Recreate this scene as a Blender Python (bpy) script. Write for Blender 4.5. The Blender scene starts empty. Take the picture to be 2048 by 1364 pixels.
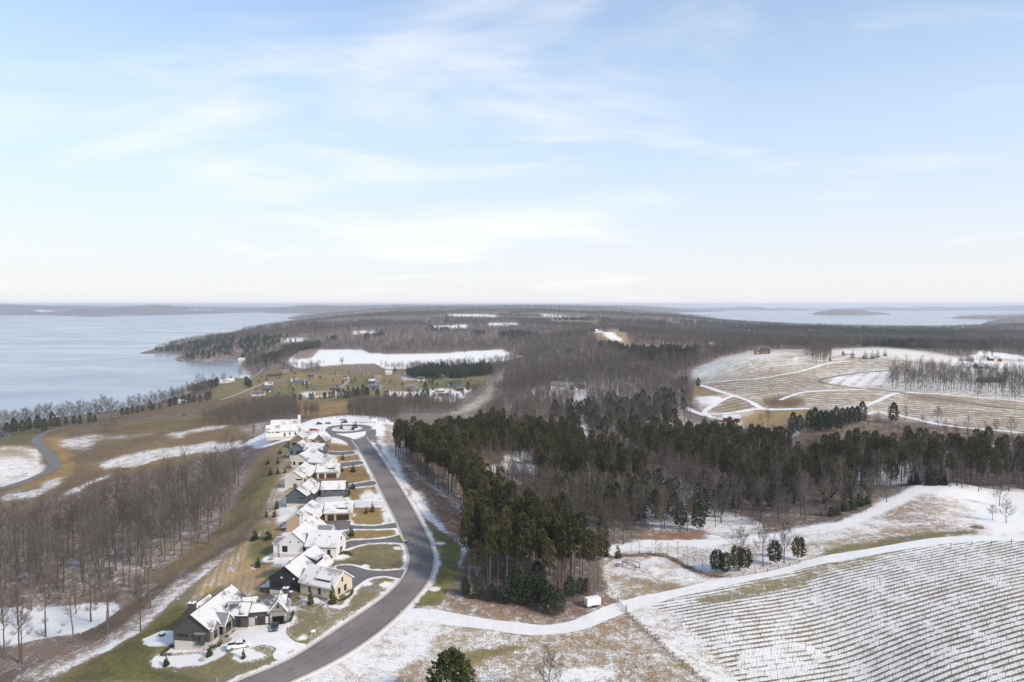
import bpy, bmesh, math, random
import numpy as np
from mathutils import Vector, Matrix
from mathutils.geometry import delaunay_2d_cdt
R = math.radians
sc = bpy.context.scene
COL = sc.collection

# ---------------------------------------------------------------- camera
F = 1366.0; CZ = 90.0; PITCH = math.atan((682 - 608) / F)
cam_d = bpy.data.cameras.new('camera'); cam = bpy.data.objects.new('camera', cam_d); COL.objects.link(cam)
cam_d.sensor_width = 36.0; cam_d.lens = 36.0 * F / 2048.0; cam_d.clip_start = 1.0; cam_d.clip_end = 90000.0
cam.location = (0, 0, CZ); cam.rotation_euler = (math.pi / 2 - PITCH, 0, 0)
sc.camera = cam

# ---------------------------------------------------------------- sky, sun, exposure
SUN_EL, SUN_AZ = R(34), R(128)          # azimuth clockwise from +Y: the sun stands to the right, a little behind
world = bpy.data.worlds.new('World'); sc.world = world; world.use_nodes = True
def N(nt, t, **kw):
    n = nt.nodes.new(t)
    for k, v in kw.items():
        if k == 'ins':
            for a, b in v.items(): n.inputs[a].default_value = b
        else: setattr(n, k, v)
    return n
def build_world():
    nt = world.node_tree; nt.nodes.clear(); L = nt.links.new
    out = N(nt, 'ShaderNodeOutputWorld'); bg = N(nt, 'ShaderNodeBackground', ins={'Strength': 0.12}); L(bg.outputs[0], out.inputs[0])
    sky = N(nt, 'ShaderNodeTexSky', sky_type='NISHITA', sun_disc=False)
    sky.sun_elevation = SUN_EL; sky.sun_rotation = SUN_AZ; sky.altitude = 250; sky.air_density = 1.0; sky.dust_density = 0.5; sky.ozone_density = 1.0
    tc = N(nt, 'ShaderNodeTexCoord'); sep = N(nt, 'ShaderNodeSeparateXYZ'); L(tc.outputs['Generated'], sep.inputs[0])
    # cloud layer: direction projected onto a flat deck
    zc = N(nt, 'ShaderNodeMath', operation='MAXIMUM', ins={1: 0.0}); L(sep.outputs['Z'], zc.inputs[0])
    za = N(nt, 'ShaderNodeMath', operation='ADD', ins={1: 0.16}); L(zc.outputs[0], za.inputs[0])
    dv = N(nt, 'ShaderNodeVectorMath', operation='DIVIDE'); L(tc.outputs['Generated'], dv.inputs[0])
    cb = N(nt, 'ShaderNodeCombineXYZ'); [L(za.outputs[0], cb.inputs[i]) for i in range(3)]; L(cb.outputs[0], dv.inputs[1])
    mp = N(nt, 'ShaderNodeMapping'); mp.inputs['Location'].default_value = CLOUD_OFF; mp.inputs['Scale'].default_value = (0.75, 1.25, 0.0); L(dv.outputs[0], mp.inputs[0])
    n1 = N(nt, 'ShaderNodeTexNoise', ins={'Scale': 1.15, 'Detail': 9.0, 'Roughness': 0.56, 'Distortion': 0.7}); L(mp.outputs[0], n1.inputs['Vector'])
    n2 = N(nt, 'ShaderNodeTexNoise', ins={'Scale': 0.5, 'Detail': 3.0, 'Roughness': 0.5}); L(mp.outputs[0], n2.inputs['Vector'])
    ad = N(nt, 'ShaderNodeMath', operation='ADD'); L(n1.outputs[0], ad.inputs[0]); L(n2.outputs[0], ad.inputs[1])
    mr = N(nt, 'ShaderNodeMapRange', interpolation_type='SMOOTHSTEP', ins={'From Min': 0.97, 'From Max': 1.30, 'To Min': 0.0, 'To Max': 0.8}); L(ad.outputs[0], mr.inputs[0])
    # thin veil that thickens towards the horizon
    veil = N(nt, 'ShaderNodeMapRange', interpolation_type='SMOOTHSTEP', ins={'From Min': -0.02, 'From Max': 0.52, 'To Min': 0.97, 'To Max': 0.16}); L(sep.outputs['Z'], veil.inputs[0])
    tint = N(nt, 'ShaderNodeVectorMath', operation='MULTIPLY'); tint.inputs[1].default_value = (1.24, 1.33, 1.36); L(sky.outputs[0], tint.inputs[0])
    m0 = N(nt, 'ShaderNodeMix', data_type='RGBA'); L(veil.outputs[0], m0.inputs['Factor']); L(tint.outputs[0], m0.inputs['A']); lo = N(nt, 'ShaderNodeMapRange', interpolation_type='SMOOTHSTEP', ins={'From Min': 0.0, 'From Max': 0.20}); L(sep.outputs['Z'], lo.inputs[0]); vc = N(nt, 'ShaderNodeMix', data_type='RGBA'); L(lo.outputs[0], vc.inputs['Factor']); vc.inputs['A'].default_value = VEIL; vc.inputs['B'].default_value = VEIL_HIGH; L(vc.outputs['Result'], m0.inputs['B'])
    mx = N(nt, 'ShaderNodeMix', data_type='RGBA'); L(mr.outputs[0], mx.inputs['Factor']); L(m0.outputs['Result'], mx.inputs['A']); mx.inputs['B'].default_value = CLOUD
    L(mx.outputs['Result'], bg.inputs['Color'])
CLOUD_OFF = (3.1, 1.7, 0.0)
VEIL = (5.55, 5.5, 5.55, 1); VEIL_HIGH = (4.55, 5.05, 6.0, 1); CLOUD = (6.3, 6.35, 6.5, 1)
build_world()
sun_d = bpy.data.lights.new('sun', 'SUN'); sun_d.energy = 3.1; sun_d.angle = R(7); sun_d.color = (1.0, 0.885, 0.73)
sun = bpy.data.objects.new('sun', sun_d); COL.objects.link(sun)
_sd = Vector((math.sin(SUN_AZ) * math.cos(SUN_EL), math.cos(SUN_AZ) * math.cos(SUN_EL), math.sin(SUN_EL)))
sun.rotation_euler = _sd.to_track_quat('Z', 'Y').to_euler()
sc.view_settings.view_transform = 'Standard'; sc.view_settings.look = 'None'; sc.view_settings.gamma = 1.0
sc.view_settings.exposure = 0.45; sc.view_settings.use_curve_mapping = False
sc.cycles.max_bounces = 6; sc.cycles.diffuse_bounces = 3; sc.cycles.glossy_bounces = 2; sc.cycles.transmission_bounces = 2
sc.cycles.volume_bounces = 1; sc.cycles.transparent_max_bounces = 6
sc.cycles.use_denoising = True
sc.cycles.use_adaptive_sampling = True; sc.cycles.adaptive_threshold = 0.015

# ---------------------------------------------------------------- survey: heights of the land
LAKE = -77.0
def ray(px, py):
    x = (px - 1024) / F; d = (py - 682) / F
    return np.array([x, math.cos(PITCH) - d * math.sin(PITCH), -math.sin(PITCH) - d * math.cos(PITCH)])
def on_level(px, py, z):
    r = ray(px, py); return np.array([0, 0, CZ]) + r * ((z - CZ) / r[2])
_W = LAKE
SURVEY = [
 # ridge with the street
 (480,1364,0),(640,1300,0),(760,1220,0),(840,1120,0),(790,1020,0),(740,940,0),(694,858,0.5),(740,840,0),(640,840,-1),(600,1300,0),(560,1250,0),
 (640,1160,0),(600,1190,0),(680,1060,0),(670,980,0),(660,930,0),(650,890,0),(590,870,-1),(560,860,-3),(700,1150,0),(720,1040,0),
 (470,1290,-0.5),(400,1310,-2.0),(330,1320,-3.0),(520,1200,-2),(540,1120,-2),(550,1040,-2),(560,960,-2),(575,910,-2),
 (330,1285,-3.2),(400,1364,-1.5),(250,1364,-4),
 # berm, gully and wooded slope on the left
 (90,1340,-8),(200,1285,-8),(330,1175,-7),(440,1105,-6),(530,990,-4.5),(545,940,-4),(535,900,-4),
 (270,1200,-11),(400,1095,-11),(480,1030,-9),(500,960,-9),(480,920,-14),(100,1250,-15),(0,1240,-17),(200,1225,-13),(-80,1300,-16),
 (60,1120,-23),(250,1090,-18),(330,1030,-20),(430,960,-19),(60,1010,-33),(200,990,-31),(330,940,-30),(-100,1050,-34),
 # valley floor with the far subdivision
 (100,940,-40),(0,960,-42),(-120,940,-44),(260,900,-39),(60,885,-42),(430,890,-27),(480,850,-30),(540,840,-18),(350,830,-46),(200,850,-46),(100,860,-50),(-40,880,-52),
 (0,865,-58),(130,848,-60),(250,832,-60),(360,815,-60),(450,800,-58),(430,775,-66),(480,765,-66),
 # west shore
 (-150,862,_W),(0,846,_W),(100,836,_W),(200,824,_W),(300,808,_W),(380,785,_W),(440,766,_W),(480,753,_W),(498,744,_W),(480,731,_W),(440,720,_W),(360,711,_W),(289,707,_W),
 (310,697,_W),(400,682,_W),(480,668,_W),(550,653,_W),(620,642,_W),(680,628,_W),(700,621,_W),
 (-150,830,_W-9),(0,815,_W-9),(120,806,_W-9),(220,795,_W-9),(320,770,_W-8),(400,745,_W-6),(330,725,_W-8),(240,706,_W-9),(300,680,_W-9),(420,660,_W-10),(540,640,_W-10),(620,630,_W-10),
 (100,720,_W-12),(100,670,_W-12),(-150,760,_W-12),(-200,670,_W-12),(350,645,_W-12),(560,628,_W-8),
 # far west shore
 (-200,642,_W),(0,637.5,_W),(200,633.5,_W),(400,628,_W),(520,625,_W),(640,620.5,_W),
 (-200,628,-52),(0,625,-45),(200,622,-38),(400,619,-30),(560,617,-22),(0,614,40),(300,613,44),(600,612.5,44),(-300,615,40),
 # headland and woods behind
 (400,697,-52),(450,690,-42),(520,690,-40),(560,672,-28),(620,655,-20),(680,645,-8),(420,712,-66),(520,715,-62),(600,690,-38),(660,640,0),(740,632,8),(720,640,2),(830,636,12),(800,640,2),(760,620,26),(860,619,30),
 # village basin and snow fields
 (520,760,-63),(600,760,-60),(700,770,-58),(750,765,-58),(850,780,-54),(920,785,-50),(980,765,-48),(560,790,-57),(640,800,-50),(720,800,-44),(760,815,-30),(660,820,-26),
 (600,705,-48),(640,725,-56),(700,718,-55),(720,740,-60),(800,720,-56),(900,720,-54),(1030,715,-50),(560,720,-55),(900,745,-56),(1000,740,-50),
 (700,690,-44),(850,690,-42),(960,690,-38),(760,675,-22),(880,665,-14),(980,660,-8),(900,650,-2),(950,628,24),(1050,640,8),(1100,625,22),(1000,618,36),(1100,616,34),
 # middle hills
 (1060,690,-30),(1150,700,-18),(1190,672,4),(1260,690,-8),(1330,690,-4),(1250,660,0),(1060,760,-40),(1110,775,-34),(1160,760,-30),(1240,735,-16),(1300,770,-24),(1370,730,-6),(1080,800,-36),(1000,815,-32),(1150,830,-28),(1280,820,-26),(1350,800,-18),
 (1200,640,0),(1300,632,-8),(1230,622,10),
 # pine woods
 (900,860,-3),(860,920,-1),(820,900,0),(920,980,-2),(1000,860,-14),(1100,900,-18),(1045,950,-11),(1180,920,-19),(1300,900,-20),(1290,960,-14),(1370,940,-16),(1420,1000,-8),(1250,1060,-5),(1120,1000,-10),(1030,1080,-2),(930,1080,-1),
 (1500,900,-18),(1600,930,-12),(1720,910,-10),(1900,900,-6),(2030,950,-1),(2150,960,0),
 # near fields on the right
 (1000,1200,0),(1130,1180,-1),(1190,1205,0),(1900,975,4),(1840,975,3.4),(1980,1000,3),(1780,1020,2),(1660,1050,0),(1500,1080,-2.5),(1250,1110,-2.5),(1240,1215,0),(1100,1245,0),(1500,1150,0),(1700,1110,1.2),(1880,1082,2.8),(2040,1075,4),(2200,1050,5),
 (1450,1230,0.2),(1700,1200,0.5),(1900,1180,2.6),(2048,1200,3.2),(1650,1300,-2.2),(1720,1345,-2.4),(1500,1330,-0.8),(1900,1300,1.4),(2048,1340,2.0),(2200,1300,3),(1300,1340,0),(900,1340,0),(700,1364,0),(1000,1500,0),(400,1600,-2),(1600,1600,0),(0,1600,-14),(2300,1600,2),
 # vineyard hills on the right
 (1463,842,-14),(1420,800,-10),(1500,785,-6),(1560,810,-9),(1530,830,-14),(1620,772,1),(1690,742,5),(1530,712,17),(1480,722,12),(1410,745,-4),(1590,725,12),(1700,715,14),(1800,722,13),(1760,702,16),(1640,718,14),(1860,735,8),(1950,765,4),(2048,742,4),(1850,800,-1),(2048,852,-4),(1720,830,-7),(1800,850,-8),(1930,860,-6),(2000,705,9),(1900,690,2),(2150,760,6),
 # woods falling to the east bay
 (1400,690,-4),(1480,690,2),(1600,688,-2),(1700,688,0),(1500,668,-38),(1650,668,-44),(1800,670,-44),(1900,668,-46),(2048,682,-18),(2048,655,-24),(1990,660,-40),(2150,650,-20),
 (1340,630,_W+1),(1400,640,_W),(1480,646,_W),(1600,651,_W),(1750,654,_W),(1900,657,_W),(1955,655,_W),(1965,648,_W),(2000,643,_W-2),
 (1360,626,_W-8),(1420,630,_W-8),(1520,638,_W-9),(1700,645,_W-9),(1850,649,_W-8),(1500,622,_W-10),(1420,620,_W-10),(1600,640,_W-10),(1800,636,_W-10),(1850,625,_W-10),(2000,622,_W-10),(2100,625,_W-10),(1560,630,_W-10),
 (1320,628,-62),(1290,622,-40),(1350,626,_W+2),(1270,616,10),
 (1613,628,_W-10),(1697,630,_W-10),(1782,628.5,_W-10),(1650,620,_W-10),(1740,622,_W-10),(1882,638,_W-10),(1930,640,_W-10),(1990,637,_W-10),(2060,636,_W-10),(2150,636,_W-10),(1900,645,_W-9),(1800,645,_W-9),
 # far east shore
 (1260,611.5,20),(1330,616.5,_W),(1420,616.8,_W),(1600,617.2,_W),(1800,618,_W),(2048,619,_W),(2200,619.5,_W),(1400,614.4,-34),(1600,614.5,-36),(1800,615,-36),(2048,616,-36),(1500,611.6,36),(1800,611.8,34),(2048,612.2,30),(1150,612,44),(950,612,46),(800,612,46),(2300,613,30),(1300,612,32),
 # under and beside the camera
 (1024,2200,0),(-600,1400,-20),(2700,1400,4),(-700,900,-60),(-700,700,_W-8),(2700,900,0),(2700,720,0),(2600,650,-40),(-600,650,_W-5),
]
_sv = np.array([on_level(*s) for s in SURVEY])
def _ua(x, y): return np.log(np.hypot(x, y)) , np.arctan2(x, y) * 1.6
_su, _sa = _ua(_sv[:, 0], _sv[:, 1]); _C = 0.02
_K = np.sqrt((_su[:, None] - _su[None]) ** 2 + (_sa[:, None] - _sa[None]) ** 2 + _C * _C)
_n = len(_sv); _A = np.zeros((_n + 1, _n + 1)); _A[:_n, :_n] = -_K + np.eye(_n) * -0.004; _A[:_n, _n] = 1; _A[_n, :_n] = 1
_w = np.linalg.solve(_A, np.append(_sv[:, 2], 0))

def _hash(i, j, s):
    h = (i * 374761393 + j * 668265263 + s * 982451653) & 0x7fffffff
    h = ((h ^ (h >> 13)) * 1274126177) & 0x7fffffff
    return ((h ^ (h >> 16)) & 0xffff) / 65535.0
def vnoise(x, y, s=0):
    xi = np.floor(x).astype(np.int64); yi = np.floor(y).astype(np.int64); u = x - xi; v = y - yi
    u = u * u * (3 - 2 * u); v = v * v * (3 - 2 * v)
    a = _hash(xi, yi, s) * (1 - u) + _hash(xi + 1, yi, s) * u; b = _hash(xi, yi + 1, s) * (1 - u) + _hash(xi + 1, yi + 1, s) * u
    return (a * (1 - v) + b * v) * 2 - 1
def fbm(x, y, s=0, o=4):
    t = 0; a = 1.0; n = 0
    for k in range(o): t = t + a * vnoise(x * 2 ** k, y * 2 ** k, s + k); n += a; a *= 0.5
    return t / n

# polar grid: fine near, coarse far
AZ = np.radians(np.arange(-54, 54.001, 0.125))
_y = np.arange(1400, 690, -1.6); _th = np.arctan((_y - 682) / F) + PITCH; _r1 = CZ / np.tan(_th)
RR = np.concatenate([np.geomspace(40, _r1[0], 24)[:-1], _r1, np.geomspace(_r1[-1], 26000, 250)[1:]])
NA, NR = len(AZ), len(RR)
GX = RR[:, None] * np.sin(AZ)[None]; GY = RR[:, None] * np.cos(AZ)[None]
GZ = np.empty((NR, NA))
for i in range(NR):
    u, a = _ua(GX[i], GY[i])
    k = -np.sqrt((u[:, None] - _su) ** 2 + (a[:, None] - _sa) ** 2 + _C * _C)
    GZ[i] = k @ _w[:_n] + _w[_n]
def mound(px, py, wpx, depth, top, tilt=0.0, p=1.0):
    c = on_level(px, py, LAKE); w = wpx / F * c[1]; X, Y = GX - c[0], GY - c[1] - tilt * (GX - c[0]); n = fbm(GX / (w * .5), GY / (w * .5), 71, 3) * .22; q = np.clip(1 - (X / w) ** 2 - (Y / depth) ** 2 + n, 0, None); m = q > 0.02
    GZ[m] = np.maximum(GZ[m], LAKE - 3 + (top - LAKE) * np.clip(q[m], 0, 1.1) ** p)
mound(1690, 629, 62, 420, 6, 0, .75); mound(1725, 629, 58, 300, -40, 0, .8); mound(1648, 629, 36, 260, -62, 0, .8); mound(2080, 637, 185, 420, -26, .05, .6); mound(2120, 650, 150, 500, -8, .1, .7)
_dry = np.clip((GZ - LAKE - 1.5) / 6, 0, 1)
GZ += _dry * np.clip((RR[:, None] - 1250) / 1600, 0, 1) * (fbm(GX / 800, GY / 620, 5, 4) * np.where(GX > 1500, 7, 30) + (1 - np.abs(fbm(GX / 520, GY / 420, 15, 3)) * 2.2) * np.where(GX > 1500, 3, 9))
_street = np.clip((GZ + 9) / 4, 0, 1) * np.clip((40 - GX) / 40, 0, 1) * np.clip((560 - RR[:, None]) / 60, 0, 1)
GZ += _dry * (1 - _street) * (fbm(GX / 30, GY / 30, 9) * 0.55 + fbm(GX / 7, GY / 7, 11, 3) * 0.12) * np.clip(RR[:, None] / 300, 0.4, 1)

def zat(x, y):
    x = np.asarray(x, float); y = np.asarray(y, float)
    a = (np.arctan2(x, y) - AZ[0]) / (AZ[1] - AZ[0]); r = np.interp(np.hypot(x, y), RR, np.arange(NR))
    a = np.clip(a, 0, NA - 1.001); r = np.clip(r, 0, NR - 1.001); i = r.astype(int); j = a.astype(int); u = r - i; v = a - j
    return (GZ[i, j] * (1 - v) + GZ[i, j + 1] * v) * (1 - u) + (GZ[i + 1, j] * (1 - v) + GZ[i + 1, j + 1] * v) * u
def at(px, py):
    """where the sight line of a picture point meets the land"""
    d = ray(px, py); az = math.atan2(d[0], d[1]); s = d[2] / math.hypot(d[0], d[1])
    a = min(max((az - AZ[0]) / (AZ[1] - AZ[0]), 0), NA - 1.001); j = int(a); v = a - j
    prof = np.maximum(GZ[:, j] * (1 - v) + GZ[:, j + 1] * v, LAKE); line = CZ + s * RR
    h = np.nonzero(line[12:] <= prof[12:])[0]
    if len(h) == 0: rr = RR[-2]
    else:
        i = h[0] + 12; f0 = line[i - 1] - prof[i - 1]; f1 = line[i] - prof[i]; rr = RR[i - 1] + (RR[i] - RR[i - 1]) * f0 / (f0 - f1)
    x = rr * math.sin(az); y = rr * math.cos(az)
    return np.array([x, y, float(zat(x, y))])
def atl(pts): return np.array([at(*p)[:2] for p in pts])
def inside(poly, x, y):
    c = np.zeros(x.shape, bool); n = len(poly); j = n - 1
    for i in range(n):
        xi, yi = poly[i]; xj, yj = poly[j]
        if yi != yj: c ^= ((yi > y) != (yj > y)) & (x < (xj - xi) * (y - yi) / (yj - yi) + xi)
        j = i
    return c
def smooth_line(p, n=4, closed=False):
    p = np.asarray(p, float); out = []; m = len(p)
    for i in range(m if closed else m - 1):
        g = lambda k: p[k % m] if closed else p[min(max(k, 0), m - 1)]
        a, b, c, d = g(i - 1), g(i), g(i + 1), g(i + 2)
        for k in range(n):
            t = k / n; out.append(0.5 * (2 * b + (c - a) * t + (2 * a - 5 * b + 4 * c - d) * t * t + (3 * b - a - 3 * c + d) * t ** 3))
    if not closed: out.append(p[-1])
    return np.array(out)

# ---------------------------------------------------------------- helpers: objects and materials
def tag(o, label=None, cat=None, group=None, kind=None):
    if label: o['label'] = label
    if cat: o['category'] = cat
    if group: o['group'] = group
    if kind: o['kind'] = kind
    return o
def mesh_obj(name, V, Fc, mat=None, parent=None, smooth=False, mats=None, midx=None):
    me = bpy.data.meshes.new(name); me.from_pydata([tuple(map(float, v)) for v in V], [], [tuple(map(int, f)) for f in Fc])
    for m in (mats or ([mat] if mat else [])): me.materials.append(m)
    if midx is not None: me.polygons.foreach_set('material_index', np.asarray(midx, np.int32))
    if smooth: me.polygons.foreach_set('use_smooth', np.ones(len(me.polygons), bool))
    me.update(); o = bpy.data.objects.new(name, me); COL.objects.link(o)
    if parent: o.parent = parent
    return o
def empty(name, loc=(0, 0, 0), rz=0.0, s=1.0):
    o = bpy.data.objects.new(name, None); COL.objects.link(o); o.location = loc; o.rotation_euler = (0, 0, rz); o.scale = (s, s, s); o.empty_display_size = 0.5
    return o
MATS = {}
def mat(name, col, rough=0.8, spec=0.2, var=0.0, vscale=2.0, metal=0.0, snow=0.0, sscale=0.5):
    """plain procedural paint: colour with two-scale noise variation, optional lying snow on upward faces"""
    if name in MATS: return MATS[name]
    m = bpy.data.materials.new(name); m.use_nodes = True; nt = m.node_tree; L = nt.links.new; b = nt.nodes['Principled BSDF']
    b.inputs['Roughness'].default_value = rough; b.inputs['Specular IOR Level'].default_value = spec; b.inputs['Metallic'].default_value = metal
    c = (*col, 1); b.inputs['Base Color'].default_value = c; src = None
    if var or snow:
        g = N(nt, 'ShaderNodeNewGeometry'); n = N(nt, 'ShaderNodeTexNoise', ins={'Scale': vscale, 'Detail': 6.0, 'Roughness': 0.65}); L(g.outputs['Position'], n.inputs['Vector'])
        mr = N(nt, 'ShaderNodeMapRange', ins={'From Min': 0.25, 'From Max': 0.75, 'To Min': 1 - var, 'To Max': 1 + var}); L(n.outputs[0], mr.inputs[0])
        mm = N(nt, 'ShaderNodeVectorMath', operation='SCALE'); mm.inputs[0].default_value = col; L(mr.outputs[0], mm.inputs['Scale']); src = mm.outputs[0]
        if snow:
            s2 = N(nt, 'ShaderNodeTexNoise', ins={'Scale': sscale, 'Detail': 7.0, 'Roughness': 0.6}); L(g.outputs['Position'], s2.inputs['Vector'])
            r2 = N(nt, 'ShaderNodeMapRange', interpolation_type='SMOOTHSTEP', ins={'From Min': 1 - snow - 0.06, 'From Max': 1 - snow + 0.06}); L(s2.outputs[0], r2.inputs[0])
            sp = N(nt, 'ShaderNodeSeparateXYZ'); L(g.outputs['Normal'], sp.inputs[0])
            up = N(nt, 'ShaderNodeMapRange', ins={'From Min': 0.35, 'From Max': 0.55}); L(sp.outputs['Z'], up.inputs[0])
            mu = N(nt, 'ShaderNodeMath', operation='MULTIPLY'); L(r2.outputs[0], mu.inputs[0]); L(up.outputs[0], mu.inputs[1])
            mx = N(nt, 'ShaderNodeMix', data_type='RGBA'); L(mu.outputs[0], mx.inputs['Factor']); L(src, mx.inputs['A']); mx.inputs['B'].default_value = (0.63, 0.62, 0.615, 1); src = mx.outputs['Result']
        L(src, b.inputs['Base Color'])
    MATS[name] = m; return m
# ---------------------------------------------------------------- land cover (what grows or lies where)
LAWN=(.185,.155,.075); GREEN=(.175,.160,.055); STRAW=(.36,.25,.115); GOLD=(.25,.165,.060); BROWN=(.155,.108,.062); LITTER=(.20,.145,.11); DARK=(.105,.075,.050); FLOOR=(.135,.098,.080); FIELD=(.25,.18,.10)
gc = np.empty((NR, NA, 4)); gc[:] = (*FLOOR, 0.22)
vn = np.zeros((NR, NA, 4)); vn[..., 3] = 3.0
OPEN = np.zeros((NR, NA), bool)
def blur(m, k):
    for _ in range(k):
        m = (np.roll(m, 1, 0) + np.roll(m, -1, 0) + m) / 3; m = (np.roll(m, 1, 1) + np.roll(m, -1, 1) + m) / 3
    return m
def zone(col, snow, pts, soft=2, wob=1.0, rows=None, open_=True):
    P = atl(pts) if not isinstance(pts, np.ndarray) else pts
    lo = P.min(0); hi = P.max(0); pad = 6 + 0.05 * np.hypot(*(hi - lo)); c = (lo + hi) / 2
    sel = (GX > lo[0] - pad) & (GX < hi[0] + pad) & (GY > lo[1] - pad) & (GY < hi[1] + pad)
    rws = np.nonzero(sel.any(1))[0]; cls = np.nonzero(sel.any(0))[0]
    if len(rws) == 0: return
    s = np.s_[rws[0]:rws[-1] + 1, cls[0]:cls[-1] + 1]; X = GX[s]; Y = GY[s]
    d = np.hypot(*c) * 0.012 * wob
    m = inside(P, X + d * fbm(X / (d * 4 + .01), Y / (d * 4 + .01), 21, 3), Y + d * fbm(X / (d * 4 + .01), Y / (d * 4 + .01), 31, 3)) if d > 0 else inside(P, X, Y)
    if open_ is not None: OPEN[s] = np.where(m, open_, OPEN[s])
    f = blur(m.astype(float), soft)[..., None]
    tgt = np.array([*(col or (0, 0, 0)), snow])
    if col is None: gc[s][..., 3:] = gc[s][..., 3:] * (1 - f) + snow * f
    else: gc[s] = gc[s] * (1 - f) + tgt * f
    if rows: 
        ang, sp, st = rows; q = vn[s]; mm = m | (f[..., 0] > 0.02); q[mm] = np.array([-math.sin(ang), math.cos(ang), 0, sp]); q[..., 2] = np.where(mm, f[..., 0] * st, q[..., 2]); vn[s] = q
    else: vn[s][..., 2] *= (1 - f[..., 0])
def dirang(a, b):
    p, q = at(*a), at(*b); return math.atan2(q[1] - p[1], q[0] - p[0])
def disc(px, py, r, snow=0.97):
    c = at(px, py); t = np.linspace(0, 2 * math.pi, 14)[:-1]
    zone(None, snow, np.stack([c[0] + r * np.cos(t), c[1] + r * np.sin(t)], 1), 1, 0.0, open_=None)

# far country: scattered snowy fields, seen between woods
far = RR > 1900
gc[far] = (*FLOOR, 0.22)
for p in [((846,652),(930,649),(934,655),(870,659)),((895,628),(1000,631),(990,635),(900,634)),((1080,628),(1180,632),(1170,636),(1090,634)),((830,641),(900,644),(850,646)),((560,678),(620,676),(600,683),(550,684)),((700,663),(745,662),(740,667),(705,668)),((975,646),(1040,645),(1030,651),(980,652)),((1440,615),(1560,615),(1540,615.8),(1450,615.8)),((1700,614.4),(1850,614.6),(1800,615.2),(1720,615)),((60,622),(130,621),(110,624),(70,624)),((380,619),(440,618.5),(430,620),(390,620.5)),((1960,700),(2060,716),(2060,722),(1950,712))]:
    zone((.3,.22,.13), 0.82, p, 1, 0.6)
zone((.22,.155,.10), .35, [(893,828),(1000,746),(1014,752),(930,828)], 2, .3)
zone((.3,.21,.10), 0.15, [(1185,668),(1230,660),(1262,688),(1440,696),(1440,703),(1255,699),(1205,686)], 1, .5)
zone(None, 0.9, [(1180,666),(1200,661),(1232,673),(1250,684),(1215,676)], 1, .4)
zone((.26,.18,.09), 0.1, [(1100,641),(1210,645),(1200,650),(1110,648)], 1, .6)
# valley on the left
zone(BROWN, .05, [(-500,1130),(0,1030),(200,970),(420,890),(540,830),(640,812),(790,822),(800,790),(640,775),(500,765),(400,788),(200,834),(-500,890)], 4, 1)
zone((.20,.135,.068), .04, [(240,905),(420,850),(520,845),(500,880),(330,935),(200,960),(150,930)], 6, 2)
zone((.155,.11,.05), .03, [(200,852),(330,838),(480,830),(480,845),(300,870),(210,880)], 6, 2)
zone((.125,.115,.045), .03, [(-100,868),(60,852),(130,845),(220,838),(300,830),(240,838),(120,852),(60,870),(40,890),(-100,897)], 2, 1)
zone(GOLD, .05, [(75,878),(128,868),(140,905),(152,930),(136,955),(60,975),(10,990),(6,985),(70,960),(112,940),(122,925),(95,895)], 2, .5)
zone((.3,.22,.13), .62, [(-120,895),(66,896),(84,925),(88,945),(60,962),(-120,992)], 2, .6)
zone((.3,.22,.13), .25, [(-120,898),(55,898),(76,925),(30,912),(-120,915)], 4, .6)
zone(None, .58, [(196,926),(240,911),(330,893),(430,882),(490,880),(470,902),(400,905),(330,915),(270,934),(215,938)], 2, 1)
zone(None, .55, [(110,880),(170,868),(200,870),(160,900),(120,905)], 6, 2)
zone(None, .6, [(330,868),(420,852),(470,849),(430,858),(380,866),(350,880)], 3, 1)
zone(None, .5, [(160,874),(300,866),(310,870),(180,880)], 3, 1)
zone(None, .55, [(0,988),(60,978),(112,958),(135,952),(110,975),(55,998),(0,1003)], 3, 1)
zone(None, .6, [(120,990),(180,962),(230,943),(232,948),(190,968),(140,992)], 2, 1)
zone(None, .35, [(470,850),(560,845),(540,870),(500,880)], 4, 1)
zone((.26,.17,.068), .02, [(590,812),(680,800),(790,802),(770,832),(700,830),(640,836),(600,830)], 5, 1)
# village basin
zone((.19,.15,.066), .06, [(480,748),(560,735),(640,748),(760,740),(830,744),(980,750),(992,760),(930,800),(870,805),(780,802),(640,806),(500,795),(420,795),(440,772)], 3, 1)
for p, c in [(((560,745),(640,748),(690,752),(680,765),(590,760)),GOLD),(((690,752),(760,752),(750,772),(690,775)),(.15,.14,.05)),(((520,775),(640,770),(650,785),(540,795)),(.15,.135,.05)),(((840,765),(960,758),(940,778),(850,778)),(.14,.13,.05))]: zone(c, .03, p, 2, 1)
for p in [((600,783),(680,780),(690,790),(610,796)),((765,783),(860,780),(870,790),(780,795)),((850,778),(940,776),(915,806),(860,800)),((800,751),(850,750),(850,760),(800,758)),((575,757),(600,757),(600,761),(576,762)),((470,748),(500,745),(500,757),(480,758))]: zone(None, .72, p, 2, 1)
zone((.26,.20,.13), .97, [(574,725),(600,706),(640,700),(725,699),(736,707),(800,709),(1000,699),(1046,712),(1005,722),(880,731),(775,739),(750,727),(690,729),(635,733),(600,736)], 1, .3)
zone(None, .93, [(600,724),(640,702),(726,701),(740,722),(690,728),(630,731)], 1, .3, rows=(dirang((625,728),(660,702)), 9, .22))
zone((.17,.115,.075), .35, [(582,721),(600,700),(640,698),(622,717)], 1, .3, rows=(dirang((590,720),(612,700)), 7, .8))
zone((.16,.125,.06), .22, [(632,734),(690,729.5),(703,747),(640,749)], 1, .3, rows=(dirang((650,748),(660,731)), 7, .35))
zone((.155,.10,.07), .30, [(690,729.5),(748,727),(772,740),(704,747)], 1, .3, rows=(dirang((720,747),(712,729)), 7, .5))
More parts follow.
